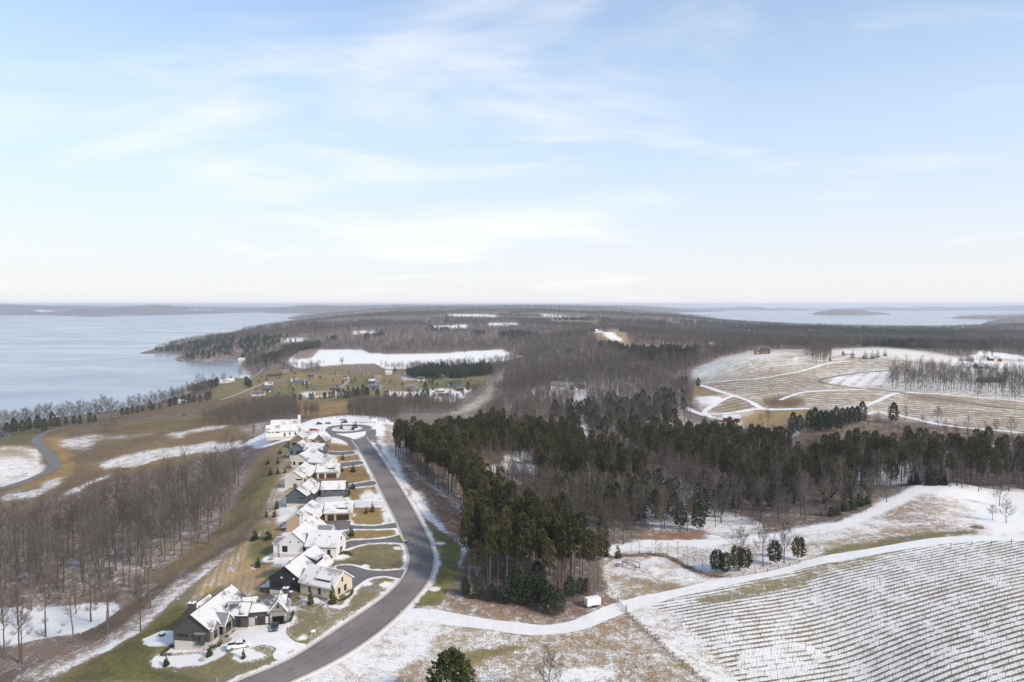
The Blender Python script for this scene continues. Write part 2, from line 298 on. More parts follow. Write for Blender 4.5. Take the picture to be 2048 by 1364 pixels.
zone((.38,.30,.20), .05, [(392,716),(440,722),(480,732),(497,744),(488,746),(465,735),(420,724)], 1, .3)
# wooded slope below the houses
zone(LITTER, .27, [(-400,1350),(60,1335),(150,1300),(290,1270),(330,1180),(400,1095),(470,1005),(492,935),(420,935),(200,990),(0,1055),(-400,1100)], 5, 1.2, open_=False)
zone((.20,.145,.075), .14, [(300,1160),(400,1085),(440,1075),(475,1005),(500,930),(560,880),(585,880),(545,960),(530,1010),(480,1075),(420,1125),(330,1185)], 7, 1.5)
zone((.145,.12,.055), .06, [(415,1075),(450,1050),(480,990),(520,930),(545,915),(535,960),(505,1010),(470,1060)], 5, 1)
zone((.135,.10,.066), .16, [(150,1272),(250,1212),(310,1172),(400,1112),(470,1075),(500,1070),(430,1120),(335,1185),(270,1245),(200,1286)], 7, 2.2)
zone(LITTER, .38, [(130,1120),(250,1085),(370,1075),(330,1130),(200,1180),(120,1190)], 8, 2, open_=False)
zone(None, .97, [(-400,1222),(40,1218),(150,1214),(228,1205),(252,1210),(220,1235),(160,1262),(60,1285),(-400,1320)], 2, 1, open_=False)
zone((.20,.15,.10), .40, [(20,1372),(110,1364),(222,1300),(282,1264),(345,1205),(425,1140),(475,1098),(455,1098),(395,1135),(325,1185),(262,1242),(190,1284),(90,1325)], 5, 1.5)
zone(None, .66, [(70,1364),(120,1350),(222,1297),(282,1261),(345,1202),(440,1128),(480,1096),(430,1128),(340,1196),(276,1252),(215,1290),(100,1345)], 3, .9)
# house plots
zone(LAWN, .13, [(100,1368),(222,1300),(282,1264),(345,1205),(425,1140),(480,1090),(520,1030),(545,960),(555,905),(575,880),(620,862),(700,868),(740,940),(790,1040),(814,1110),(800,1155),(740,1210),(640,1280),(470,1380)], 2, .2)
zone((.13,.115,.042), .04, [(110,1364),(225,1300),(290,1262),(345,1210),(378,1214),(345,1265),(320,1290),(300,1320),(330,1340),(430,1364)], 3, .3)
zone(STRAW, .34, [(372,1212),(420,1145),(480,1095),(520,1060),(548,1120),(535,1165),(500,1205),(440,1170)], 4, .6, rows=(dirang((470,1180),(485,1110)), 2.2, .35))
zone(STRAW, .20, [(450,1165),(490,1120),(530,1090),(545,1125),(530,1160),(500,1195)], 4, 1, rows=(dirang((470,1180),(485,1110)), 2.2, .3))
zone((.16,.14,.05), .10, [(490,1110),(530,1060),(560,1090),(545,1130),(520,1140)], 5, 1)
zone(GOLD, .30, [(515,1050),(548,960),(570,905),(600,890),(590,960),(590,1000),(570,1060),(535,1085)], 4, .8)
zone((.16,.145,.048), .10, [(520,1030),(545,975),(555,935),(540,940),(515,1010),(495,1060)], 4, .6)
for p in [((548,1010),(575,985),(600,1000),(590,1030),(560,1050)),((555,960),(580,945),(575,970),(560,985)),((560,1065),(600,1050),(590,1085),(560,1090))]: zone((.28,.2,.12), .72, p, 3, 1)
for p in [((655,882),(702,884),(712,900),(660,900)),((660,904),(716,905),(726,920),(668,925)),((688,935),(735,930),(745,962),(690,962)),((695,972),(748,970),(760,998),(698,1000)),((705,1005),(765,1005),(782,1045),(700,1048)),((700,1062),(790,1058),(798,1075),(710,1080))]:
    zone(GOLD, .10, p, 3, .4)
for p in [((655,880),(700,880),(705,888),(660,888)),((735,975),(757,1000),(735,1005),(715,1000)),((765,1005),(785,1048),(772,1050),(755,1020)),((725,990),(760,985),(762,1000),(730,1003))]: zone(None, .70, p, 3, .8)
zone(LAWN, .06, [(690,1092),(805,1083),(818,1110),(812,1140),(690,1140)], 3, .4)
zone(LAWN, .26, [(690,1160),(805,1158),(740,1212),(690,1212),(650,1232),(585,1215),(600,1195)], 4, .6)
zone((.19,.155,.07), .34, [(580,1215),(640,1218),(728,1218),(640,1280),(590,1284),(572,1262)], 4, .8)
zone(LAWN, .2, [(585,1220),(640,1222),(650,1250),(600,1275),(578,1260)], 4, .8)
zone(None, .96, [(312,1310),(345,1296),(430,1300),(455,1270),(470,1272),(448,1310),(405,1330),(330,1334),(302,1332)], 2, .3)
zone(None, .9, [(470,1300),(500,1297),(535,1293),(548,1300),(530,1318),(480,1326),(462,1320)], 2, .3)
zone((.17,.14,.06), .3, [(495,1297),(535,1292),(553,1302),(530,1320),(480,1330),(530,1312)], 2, .3)
zone(None, .95, [(285,1278),(325,1262),(348,1262),(348,1290),(318,1293),(296,1292)], 1, .2)
zone(None, .8, [(566,1215),(590,1213),(592,1240),(578,1255),(568,1248)], 2, .3)
zone(None, .9, [(600,1192),(640,1198),(680,1215),(705,1180),(712,1185),(690,1215),(675,1218),(640,1208),(600,1200)], 2, .3)
zone(None, .9, [(655,1112),(690,1108),(706,1112),(690,1118),(655,1122)], 2, .3)
zone(None, .9, [(523,1118),(545,1105),(580,1110),(600,1108),(600,1122),(523,1124)], 2, .3)
for a in [(694,1097,1.6),(794,1096,1.5),(730,1133,1.6),(772,1169,2.2),(604,1276,1.2),(622,1203,2.2),(665,1202,2.4),(513,1134,2),(661,1079,2.6),(704,1030,1.8),(700,1182,1.6),(735,1168,1.4)]: disc(*a)
# verge and bank right of the road
zone((.20,.135,.082), .42, [(770,870),(850,955),(935,1015),(940,1060),(925,1100),(905,1180),(960,1215),(1110,1248),(1000,1242),(870,1226),(840,1215),(890,1180),(905,1090),(830,1000),(780,930),(752,885)], 4, .6)
zone(None, .86, [(750,865),(775,890),(812,955),(845,1000),(880,1040),(915,1072),(895,1068),(850,1030),(812,980),(775,925)], 3, .7)
zone((.22,.14,.08), .22, [(800,915),(850,962),(925,1020),(928,1065),(905,1070),(860,1010),(820,965)], 6, 1)
zone(None, .85, [(912,1100),(925,1078),(938,1082),(925,1115),(920,1140)], 3, 1)
zone(GREEN, .03, [(735,866),(752,886),(765,905),(800,962),(838,1022),(862,1050),(900,1075),(918,1090),(921,1120),(912,1165),(880,1208),(838,1216),(845,1195),(868,1160),(876,1120),(866,1085),(830,1010),(790,950),(755,900)], 2, .3)
zone(None, .35, [(800,962),(838,1022),(850,1038),(862,1075),(856,1065),(815,992)], 4, .6)
for a in [(740,905,1.2),(752,932,1.3),(768,965,1.4),(786,1000,1.6),(880,1087,1.9),(870,1178,1.9),(820,1010,1.2)]: disc(*a)
zone((.3,.2,.12), .96, [(490,885),(540,862),(600,850),(640,836),(700,830),(770,836),(790,850),(788,875),(760,872),(745,864),(700,884),(650,884),(615,872),(590,878),(540,892),(510,897)], 2, .3)
zone((.22,.15,.09), .35, [(762,845),(788,850),(790,905),(780,905),(770,880)], 3, .6)
# near field and front of the pines
zone(FIELD, .44, [(540,1375),(700,1290),(800,1230),(850,1212),(1000,1240),(1100,1250),(1240,1212),(1420,1372),(1500,1600),(300,1600)], 3, .3)
zone(None, .68, [(560,1364),(720,1290),(830,1225),(880,1240),(870,1290),(820,1320),(760,1364)], 8, 2)
zone((.235,.165,.09), .42, [(960,1285),(1060,1258),(1235,1230),(1300,1290),(1390,1364),(1000,1400),(900,1330)], 8, 2)
zone((.19,.155,.065), .15, [(900,1320),(980,1300),(1060,1290),(980,1315),(920,1340)], 5, 2)
zone(None, .72, [(1090,1340),(1180,1330),(1240,1345),(1200,1364),(1100,1364)], 8, 2)
zone((.21,.14,.09), .30, [(880,1195),(950,1200),(1110,1235),(1200,1180),(1238,1195),(1240,1212),(1110,1250),(990,1238),(890,1214)], 3, .6)
# pasture
zone((.26,.185,.11), .58, [(1205,1120),(1300,1082),(1500,1086),(1690,1048),(1850,968),(1960,975),(2300,985),(2300,1060),(2048,1075),(1880,1082),(1600,1122),(1245,1210),(1212,1180)], 3, .5)
for p in [((1230,1150),(1330,1160),(1390,1185),(1300,1200),(1240,1195)),((1270,1150),(1350,1155),(1400,1175),(1340,1180)),((1360,1120),(1420,1145),(1460,1148),(1400,1155)),((1600,1090),(1720,1065),(1850,1045),(1900,1060),(1750,1085),(1640,1105)),((1740,1000),(1830,990),(1900,1020),(1850,1045),(1760,1040)),((1900,1005),(2048,1020),(2048,1030),(1950,1025))]: zone((.24,.165,.09), .42, p, 8, 2)
zone((.23,.16,.085), .22, [(1270,1158),(1340,1163),(1395,1175),(1380,1183),(1320,1178)], 6, 2)
zone((.155,.135,.055), .15, [(1640,1103),(1740,1082),(1850,1062),(1960,1060),(1975,1068),(1880,1072),(1740,1098),(1640,1116)], 3, .8)
zone(None, .93, [(1205,1098),(1300,1078),(1430,1080),(1560,1064),(1680,1042),(1830,972),(1850,968),(1850,985),(1700,1052),(1560,1076),(1400,1092),(1300,1092),(1215,1112)], 3, .5)
zone(None, .93, [(1830,972),(1900,966),(1990,980),(2100,985),(2100,1000),(2060,1060),(1990,1065),(1960,1040),(1930,1005),(1880,990)], 5, 1)
zone((.2,.12,.08), .2, [(1210,1120),(1240,1108),(1330,1106),(1390,1140),(1450,1152),(1560,1135),(1640,1118),(1560,1142),(1450,1160),(1400,1152),(1330,1114),(1240,1115)], 1, .3)
# near vineyard
VSP = 1.95
VA = dirang((1500,1215), (2048,1095))
zone((.175,.143,.092), .78, [(1250,1222),(1500,1158),(1800,1100),(1890,1086),(2048,1078),(2600,1050),(2600,1500),(1600,1600),(1425,1372)], 2, .3, rows=(VA, VSP, .62))
zone((.23,.17,.09), .62, [(1252,1224),(1300,1212),(1345,1225),(1480,1364),(1425,1372)], 3, .5)
zone((.20,.165,.07), .30, [(1380,1200),(1500,1165),(1700,1125),(1800,1105),(1830,1100),(1650,1150),(1520,1190),(1400,1212)], 5, 1)
zone(None, .80, [(1480,1300),(1600,1290),(1640,1310),(1560,1345),(1490,1340)], 8, 1.5, rows=(VA, VSP, .45))
# pine wood openings
zone(None, .9, [(950,938),(1010,925),(1070,930),(1062,968),(990,972),(955,962)], 3, 1)
zone(None, .85, [(1005,905),(1060,903),(1070,918),(1010,922)], 2, 1)
zone(None, .55, [(1300,930),(1335,945),(1400,975),(1420,1010),(1380,1012),(1330,990),(1290,945)], 4, 1, open_=None)
zone(None, .58, [(1300,1000),(1420,1015),(1500,1040),(1540,1062),(1420,1078),(1330,1075),(1290,1030)], 5, 1.5, open_=None)
zone((.24,.12,.07), .2, [(1290,1060),(1400,1062),(1440,1072),(1380,1080),(1280,1076)], 3, 1, open_=None)
zone(None, .9, [(1155,790),(1168,790),(1172,870),(1150,870)], 1, .3)
zone(None, .7, [(1740,930),(1830,925),(1850,960),(1790,972),(1700,965)], 3, 1, open_=None)
zone(LITTER, .36, [(1000,800),(1120,745),(1200,735),(1300,760),(1370,780),(1380,850),(1250,870),(1150,850),(1000,840)], 4, 1, open_=False)
zone(None, .5, [(1100,775),(1200,740),(1270,765),(1260,800),(1180,820),(1120,800)], 6, 1.5, open_=None)
zone((.25,.17,.11), .62, [(990,825),(1000,810),(1060,780),(1090,768),(1096,774),(1040,800),(1010,822)], 2, .6)
# vineyard hills on the right
zone(FIELD, .42, [(1376,745),(1440,716),(1520,699),(1640,699),(1760,694),(1900,711),(2048,720),(2300,735),(2300,880),(2048,868),(1985,860),(1850,842),(1740,830),(1640,820),(1560,852),(1480,856),(1420,838),(1378,800),(1400,765)], 3, .6)
zone((.27,.20,.12), .68, [(1385,742),(1440,718),(1520,706),(1570,704),(1640,715),(1560,730),(1460,748),(1400,757)], 3, .8, rows=(dirang((1440,745),(1560,715)), 12, .3))
zone((.24,.18,.105), .4, [(1440,742),(1530,718),(1610,706),(1625,709),(1560,724),(1480,742)], 3, .8)
zone((.23,.175,.105), .42, [(1405,767),(1500,755),(1580,742),(1640,736),(1632,750),(1645,768),(1665,778),(1560,788),(1500,790),(1450,780)], 2, .3, rows=(dirang((1480,762),(1620,775)), 9, .6))
zone((.25,.185,.10), .5, [(1640,735),(1720,722),(1800,733),(1790,741),(1700,744),(1650,755)], 2, .5, rows=(dirang((1650,735),(1780,735)), 11, .45))
zone((.24,.17,.10), .70, [(1655,757),(1700,746),(1790,741),(1775,772),(1710,774),(1665,768)], 2, .3, rows=(dirang((1690,770),(1720,748)), 14, .2))
zone((.22,.17,.09), .36, [(1415,820),(1440,802),(1475,792),(1530,810),(1500,816),(1450,826)], 2, .3, rows=(dirang((1430,815),(1500,800)), 9, .6))
zone((.24,.18,.095), .46, [(1560,790),(1650,780),(1760,782),(1740,800),(1700,812),(1640,806),(1580,800)], 2, .5, rows=(dirang((1600,795),(1730,790)), 9, .5))
zone((.24,.175,.105), .46, [(1730,812),(1800,800),(1900,806),(2048,830),(2300,850),(2300,880),(2048,860),(1900,835),(1800,832)], 2, .6, rows=(dirang((1780,815),(1950,828)), 9, .6))
zone((.25,.19,.10), .45, [(1790,782),(1900,790),(2048,806),(2300,820),(2300,840),(2048,825),(1900,808)], 2, .5, rows=(dirang((1820,788),(1980,805)), 11, .5))
zone((.15,.10,.062), .05, [(1525,800),(1560,792),(1600,795),(1610,805),(1580,815),(1545,812)], 2, .6)
zone((.27,.18,.08), .08, [(1480,838),(1530,818),(1640,818),(1620,835),(1570,852),(1500,856)], 3, .6)
zone((.27,.18,.085), .10, [(1378,770),(1405,770),(1440,785),(1430,795),(1390,800)], 3, .6)
zone(None, .92, [(1390,795),(1440,793),(1450,800),(1430,810),(1400,805)], 2, .5)
zone((.21,.14,.085), .22, [(1800,788),(1880,792),(1960,806),(1900,812),(1830,800)], 4, 1)
zone((.30,.24,.17), .6, [(1640,704),(1760,697),(1890,712),(1920,722),(1840,724),(1740,712),(1660,712)], 2, .6)
zone(LITTER, .52, [(1765,778),(1790,738),(1830,735),(1900,742),(2300,760),(2300,805),(1990,795),(1880,786)], 3, .6, open_=None)
zone(None, .8, [(1900,716),(2048,726),(2300,740),(2300,758),(1900,735)], 4, 1)
zone((.19,.13,.085), .25, [(1560,850),(1640,822),(1740,832),(1800,858),(1900,852),(2048,872),(2300,885),(2300,900),(1800,905),(1640,890)], 4, 1, open_=None)
zone(None, .95, [(1930,897),(1960,892),(2000,890),(2000,896),(1940,902)], 1, .3)
zone(None, .9, [(1565,862),(1590,852),(1612,860),(1590,872),(1568,870)], 1, .5)
def resample(P, step):
    P = np.asarray(P, float); d = np.r_[0, np.cumsum(np.hypot(*np.diff(P, axis=0).T))]; n = max(2, int(d[-1] / step) + 1); t = np.linspace(0, d[-1], n)
    return np.stack([np.interp(t, d, P[:, 0]), np.interp(t, d, P[:, 1])], 1)
def normals(P):
    t = np.gradient(P, axis=0); t /= np.linalg.norm(t, axis=1)[:, None] + 1e-9; return np.stack([-t[:, 1], t[:, 0]], 1)
LE = smooth_line(atl([(470,1364),(560,1327),(640,1280),(715,1230),(776,1186),(806,1152),(817,1118),(808,1084),(790,1040),(765,990),(740,940),(718,901),(703,880)]), 6)
RE = smooth_line(atl([(560,1375),(650,1334),(722,1292),(782,1246),(832,1196),(858,1162),(868,1130),(866,1100),(850,1060),(820,1005),(790,957),(760,912),(733,874)]), 6)
LE = resample(LE, 2); RE = resample(RE, 2); _m = 150
LE = LE[np.linspace(0, len(LE) - 1, _m).astype(int)]; RE = RE[np.linspace(0, len(RE) - 1, _m).astype(int)]
d0 = LE[0] - LE[3]; LE = np.vstack([LE[0] + d0 * 12, LE]); RE = np.vstack([RE[0] + d0 * 12, RE])
# drives
DR = [
 ('driveway', [(566,1250),(572,1268),(590,1284),(612,1292),(560,1320),(545,1310),(553,1298),(530,1290),(500,1297),(470,1308),(455,1300),(448,1290),(470,1262),(484,1254)], 'SNOW'),
 ('driveway', [(690,1185),(704,1180),(735,1158),(770,1152),(806,1157),(816,1140),(770,1142),(735,1140),(702,1131),(672,1134),(688,1150)], 'ASPH2'),
 ('driveway', [(690,1098),(694,1083),(730,1080),(770,1077),(803,1070),(810,1080),(812,1086),(770,1085),(730,1088),(706,1094)], 'ASPH2'),
 ('driveway', [(640,1064),(650,1042),(700,1042),(702,1050),(750,1052),(790,1046),(797,1055),(750,1058),(700,1058),(670,1062)], 'ASPH2'),
 ('driveway', [(640,994),(690,995),(700,1003),(755,1002),(772,1008),(770,1012),(720,1012),(700,1010),(640,1012)], 'SNOWP'),
 ('driveway', [(690,972),(720,966),(746,962),(750,970),(715,974),(692,978)], 'ASPH2'),
 ('driveway', [(672,926),(690,925),(720,922),(726,928),(700,932),(680,934)], 'ASPH2'),
 ('driveway', [(658,903),(680,904),(705,902),(710,907),(690,910),(660,910)], 'ASPH2'),
 ('parking_apron', [(600,878),(620,862),(640,850),(655,848),(690,836),(735,836),(752,845),(748,852),(720,846),(690,845),(660,852),(650,862),(655,872),(680,880),(640,884)], 'SNOW'),
]
DR = [(n_, smooth_line(atl(p_), 3, True), m_) for n_, p_, m_ in DR]
def grow(P, d):
    n = normals(np.vstack([P[-1:], P, P[:1]]))[1:-1]; sgn = 1 if np.sum(P[:, 0] * np.roll(P[:, 1], -1) - np.roll(P[:, 0], -1) * P[:, 1]) < 0 else -1; return P + n * d * sgn
for n_, p_, m_ in DR:
    if m_ != 'SNOW': zone(None, .97, grow(p_, 1.3), 1, .12, open_=None)
for E_, sg in ((LE, 1), (RE, -1)):
    nn = normals(E_) * sg; zone(None, .62, np.vstack([E_, (E_ + nn * 2.0)[::-1]]), 1, .25, open_=None); zone(None, .93, np.vstack([E_, (E_ + nn * .9)[::-1]]), 1, .1, open_=None)
gc[..., 3] = np.clip(gc[..., 3], 0, 1)

def ground_material():
    m = bpy.data.materials.new('ground'); m.use_nodes = True; nt = m.node_tree; L = nt.links.new; b = nt.nodes['Principled BSDF']
    b.inputs['Roughness'].default_value = 0.9; b.inputs['Specular IOR Level'].default_value = 0.1
    g = N(nt, 'ShaderNodeNewGeometry'); a = N(nt, 'ShaderNodeAttribute', attribute_name='cover'); v = N(nt, 'ShaderNodeAttribute', attribute_name='rows')
    def noise(sc_, det, ro, vec=None, dist=0.0):
        n = N(nt, 'ShaderNodeTexNoise', ins={'Scale': sc_, 'Detail': det, 'Roughness': ro, 'Distortion': dist}); L(vec or g.outputs['Position'], n.inputs['Vector']); return n.outputs[0]
    def mth(op, x, y, **k):
        n = N(nt, 'ShaderNodeMath', operation=op, **k)
        for i, q in enumerate((x, y)):
            if isinstance(q, (int, float)): n.inputs[i].default_value = q
            else: L(q, n.inputs[i])
        return n.outputs[0]
    def rng(x, a0, a1, b0, b1):
        n = N(nt, 'ShaderNodeMapRange', ins={'From Min': a0, 'From Max': a1, 'To Min': b0, 'To Max': b1}); L(x, n.inputs[0]); return n.outputs[0]
    fine = noise(1.9, 9, 0.80); mid = noise(0.11, 8, 0.72); big = noise(0.02, 5, 0.6); grit = noise(5.5, 4, 0.7)
    # snow lies where cover exceeds a rough field
    med = noise(0.42, 7, 0.72)
    mix1 = mth('ADD', mth('ADD', mth('MULTIPLY', fine, 0.36), mth('MULTIPLY', grit, 0.24)), mth('ADD', mth('MULTIPLY', mid, 0.18), mth('MULTIPLY', med, 0.22)))
    thr = rng(mix1, 0.415, 0.585, 0.02, 0.98)
    # rows across the vineyards
    sv = N(nt, 'ShaderNodeSeparateColor'); L(v.outputs['Color'], sv.inputs[0]); sp = N(nt, 'ShaderNodeSeparateXYZ'); L(g.outputs['Position'], sp.inputs[0])
    dd = mth('ADD', mth('MULTIPLY', sp.outputs['X'], sv.outputs['Red']), mth('MULTIPLY', sp.outputs['Y'], sv.outputs['Green']))
    ph = mth('DIVIDE', dd, mth('MAXIMUM', v.outputs['Alpha'], 0.5))
    ph = mth('ADD', ph, mth('MULTIPLY', mth('SUBTRACT', mid, 0.5), 0.25))
    cs = N(nt, 'ShaderNodeMath', operation='COSINE'); L(mth('MULTIPLY', ph, 2 * math.pi), cs.inputs[0])
    row = mth('MULTIPLY', rng(cs.outputs[0], -0.1, 0.9, 0, 1), sv.outputs['Blue'])
    row = mth('MULTIPLY', row, rng(mid, 0.35, 0.6, 0.45, 1.25))
    cov = mth('ADD', mth('SUBTRACT', a.outputs['Alpha'], row), mth('MULTIPLY', mth('SUBTRACT', big, 0.5), 0.22))
    sn = N(nt, 'ShaderNodeMapRange', interpolation_type='SMOOTHSTEP', ins={'From Min': -0.17, 'From Max': 0.17}); L(mth('SUBTRACT', cov, thr), sn.inputs[0])
    snow = mth('MULTIPLY', sn.outputs[0], rng(a.outputs['Alpha'], 0.02, 0.10, 0, 1))
    # ground colour with patchy tone
    t = mth('MULTIPLY', rng(fine, 0.3, 0.7, 0.60, 1.42), mth('MULTIPLY', rng(big, 0.3, 0.7, 0.86, 1.14), rng(grit, 0.25, 0.75, 0.78, 1.22)))
    t = mth('MULTIPLY', mth('MULTIPLY', t, rng(mid, 0.3, 0.7, 0.70, 1.32)), rng(med, 0.3, 0.7, 0.68, 1.34))
    sc_ = N(nt, 'ShaderNodeVectorMath', operation='SCALE'); L(a.outputs['Color'], sc_.inputs[0]); L(t, sc_.inputs['Scale'])
    hs = N(nt, 'ShaderNodeHueSaturation', ins={'Value': 1.0}); L(sc_.outputs[0], hs.inputs['Color']); L(rng(big, 0.3, 0.7, 0.482, 0.518), hs.inputs['Hue']); L(rng(mid, 0.3, 0.7, 0.8, 1.1), hs.inputs['Saturation'])
    mx = N(nt, 'ShaderNodeMix', data_type='RGBA'); L(snow, mx.inputs['Factor']); L(hs.outputs[0], mx.inputs['A']); mx.inputs['B'].default_value = (.79, .772, .75, 1)
    L(mx.outputs['Result'], b.inputs['Base Color'])
    bp = N(nt, 'ShaderNodeBump', ins={'Strength': 0.55, 'Distance': 0.35}); L(mth('ADD', fine, mth('MULTIPLY', snow, 0.08)), bp.inputs['Height']); L(bp.outputs[0], b.inputs['Normal'])
    return m
def build_terrain():
    me = bpy.data.meshes.new('terrain'); me.vertices.add(NR * NA)
    me.vertices.foreach_set('co', np.stack([GX, GY, GZ], -1).astype(np.float32).ravel())
    idx = np.arange(NR * NA).reshape(NR, NA)
    q = np.stack([idx[:-1, :-1], idx[:-1, 1:], idx[1:, 1:], idx[1:, :-1]], -1).reshape(-1, 4)[:, ::-1]
    nq = len(q); me.loops.add(nq * 4); me.loops.foreach_set('vertex_index', q.astype(np.int32).ravel())
    me.polygons.add(nq); me.polygons.foreach_set('loop_start', np.arange(0, nq * 4, 4, dtype=np.int32)); me.polygons.foreach_set('use_smooth', np.ones(nq, bool))
    me.update(calc_edges=True); me.validate()
    for nm, d in (('cover', gc), ('rows', vn)):
        at_ = me.attributes.new(nm, 'FLOAT_COLOR', 'POINT'); at_.data.foreach_set('color', d.astype(np.float32).ravel())
    me.materials.append(ground_material())
    o = bpy.data.objects.new('terrain', me); COL.objects.link(o); return tag(o, 'rolling snow-dusted fields, lawns and wooded hills', None, None, 'structure')
terrain = build_terrain()

def build_lake():
    m = bpy.data.materials.new('lake_water'); m.use_nodes = True; nt = m.node_tree; L = nt.links.new; b = nt.nodes['Principled BSDF']
    b.inputs['Base Color'].default_value = (.22, .265, .32, 1); b.inputs['Roughness'].default_value = 0.16; b.inputs['IOR'].default_value = 1.33
    g = N(nt, 'ShaderNodeNewGeometry'); mp = N(nt, 'ShaderNodeMapping'); mp.inputs['Scale'].default_value = (.02, .05, .05); mp.inputs['Rotation'].default_value = (0, 0, R(12)); L(g.outputs['Position'], mp.inputs[0])
    n = N(nt, 'ShaderNodeTexNoise', ins={'Scale': 4.0, 'Detail': 6.0, 'Roughness': .6}); L(mp.outputs[0], n.inputs['Vector'])
    n2 = N(nt, 'ShaderNodeTexNoise', ins={'Scale': .12, 'Detail': 5.0, 'Roughness': .6}); L(mp.outputs[0], n2.inputs['Vector'])
    rr = N(nt, 'ShaderNodeMapRange', ins={'From Min': .35, 'From Max': .65, 'To Min': .12, 'To Max': .26}); L(n2.outputs[0], rr.inputs[0]); L(rr.outputs[0], b.inputs['Roughness'])
    wp = N(nt, 'ShaderNodeMapRange', ins={'From Min': .38, 'From Max': .62, 'To Min': .02, 'To Max': .34}); L(n2.outputs[0], wp.inputs[0]); bp = N(nt, 'ShaderNodeBump', ins={'Distance': 1.0}); L(wp.outputs[0], bp.inputs['Strength']); L(n.outputs[0], bp.inputs['Height']); L(bp.outputs[0], b.inputs['Normal'])
    S = 30000
    o = mesh_obj('lake', [(-S, 300, LAKE), (S, 300, LAKE), (S, 40000, LAKE), (-S, 40000, LAKE)], [(0, 1, 2, 3)], m)
    return tag(o, None, None, None, 'structure')
build_lake()

# ---------------------------------------------------------------- draped sheets: roads, drives, tracks
def sheet(name, poly, material, dz=0.05, step=2.0, kind='structure', parent=None):
    P = np.asarray(poly, float); E = []
    for i in range(len(P)):
        a, b = P[i], P[(i + 1) % len(P)]; n = max(1, int(np.hypot(*(b - a)) / step)); E += [a + (b - a) * k / n for k in range(n)]
    E = np.array(E); lo, hi = E.min(0), E.max(0)
    gx, gy = np.meshgrid(np.arange(lo[0], hi[0], step) + step * .37, np.arange(lo[1], hi[1], step) + step * .41); I = np.stack([gx.ravel(), gy.ravel()], 1)
    I = I[inside(E, I[:, 0], I[:, 1])]
    V = np.concatenate([E, I]) if len(I) else E; n = len(E)
    r = delaunay_2d_cdt([Vector(v) for v in V], [(i, (i + 1) % n) for i in range(n)], [], 1, 1e-4)
    vv = np.array([tuple(v) for v in r[0]]); z = zat(vv[:, 0], vv[:, 1]) + dz
    o = mesh_obj(name, np.column_stack([vv, z]), [f for f in r[2]], material, parent, True)
    return tag(o, kind=kind) if not parent else o
def ribbon(name, C, w, material, dz=0.06, step=3.0, cross=5, kind='structure', parent=None, wn=0.0):
    C = resample(C, step); Nn = normals(C); k = len(C); w = np.broadcast_to(np.asarray(w, float), (k,)) if np.ndim(w) == 0 else np.interp(np.linspace(0, 1, k), np.linspace(0, 1, len(w)), w)
    if wn: w = w * (1 + wn * vnoise(np.arange(k) * step / 9.0, np.zeros(k), 3))
    V = []; Fc = []
    for j in range(cross):
        p = C + Nn * (w * (j / (cross - 1) - .5))[:, None]; V.append(np.column_stack([p, zat(p[:, 0], p[:, 1]) + dz]))
    V = np.stack(V, 1).reshape(-1, 3)
    for i in range(k - 1):
        for j in range(cross - 1): a = i * cross + j; Fc.append((a, a + cross, a + cross + 1, a + 1))
    o = mesh_obj(name, V, Fc, material, parent, True)
    return tag(o, kind=kind) if kind and not parent else o
def kerb(name, C, w, h, material, parent=None, dz=0.0):
    C = resample(C, 2.0); Nn = normals(C); V = []; Fc = []
    for o_, z_ in ((-.5, -.1), (-.5, h), (.5, h), (.5, -.1)):
        p = C + Nn * w * o_; V.append(np.column_stack([p, zat(p[:, 0], p[:, 1]) + z_ + dz]))
    V = np.stack(V, 1).reshape(-1, 3)
    for i in range(len(C) - 1):
        for j in range(3): a = i * 4 + j; Fc.append((a, a + 4, a + 5, a + 1))
    o = mesh_obj(name, V, Fc, material, parent)
    return o if parent else tag(o, kind='structure')
def worn_asphalt():
    m = mat('asphalt', (.2, .178, .17), .85, .25); nt = m.node_tree; L = nt.links.new; b = nt.nodes['Principled BSDF']; g = N(nt, 'ShaderNodeNewGeometry')
    def nz(s_, d_, ro=.6): n = N(nt, 'ShaderNodeTexNoise', ins={'Scale': s_, 'Detail': d_, 'Roughness': ro}); L(g.outputs['Position'], n.inputs['Vector']); return n.outputs[0]
    def rg(x, a0, a1, b0, b1): n = N(nt, 'ShaderNodeMapRange', ins={'From Min': a0, 'From Max': a1, 'To Min': b0, 'To Max': b1}); L(x, n.inputs[0]); return n.outputs[0]
    def mul(x, y): n = N(nt, 'ShaderNodeMath', operation='MULTIPLY'); L(x, n.inputs[0]); L(y, n.inputs[1]); return n.outputs[0]
    vo = N(nt, 'ShaderNodeTexVoronoi', feature='DISTANCE_TO_EDGE', ins={'Scale': .11}); dv = N(nt, 'ShaderNodeVectorMath', operation='ADD'); nv = N(nt, 'ShaderNodeTexNoise', ins={'Scale': .3, 'Detail': 4.0}); L(g.outputs['Position'], nv.inputs['Vector']); sv_ = N(nt, 'ShaderNodeVectorMath', operation='SCALE', ins={'Scale': 6.0}); L(nv.outputs['Color'], sv_.inputs[0]); L(g.outputs['Position'], dv.inputs[0]); L(sv_.outputs[0], dv.inputs[1]); L(dv.outputs[0], vo.inputs['Vector'])
    t = mul(mul(rg(nz(.07, 5), .3, .7, .74, 1.22), rg(nz(1.8, 6, .7), .3, .7, .88, 1.12)), rg(vo.outputs['Distance'], .0, .014, .72, 1.0))
    at_ = N(nt, 'ShaderNodeAttribute', attribute_name='lane'); t = mul(t, rg(at_.outputs['Fac'], 0, 1, .92, 1.1))
    sc_ = N(nt, 'ShaderNodeVectorMath', operation='SCALE'); sc_.inputs[0].default_value = (.185, .165, .158); L(t, sc_.inputs['Scale']); L(sc_.outputs[0], b.inputs['Base Color']); return m
ASPH = worn_asphalt()
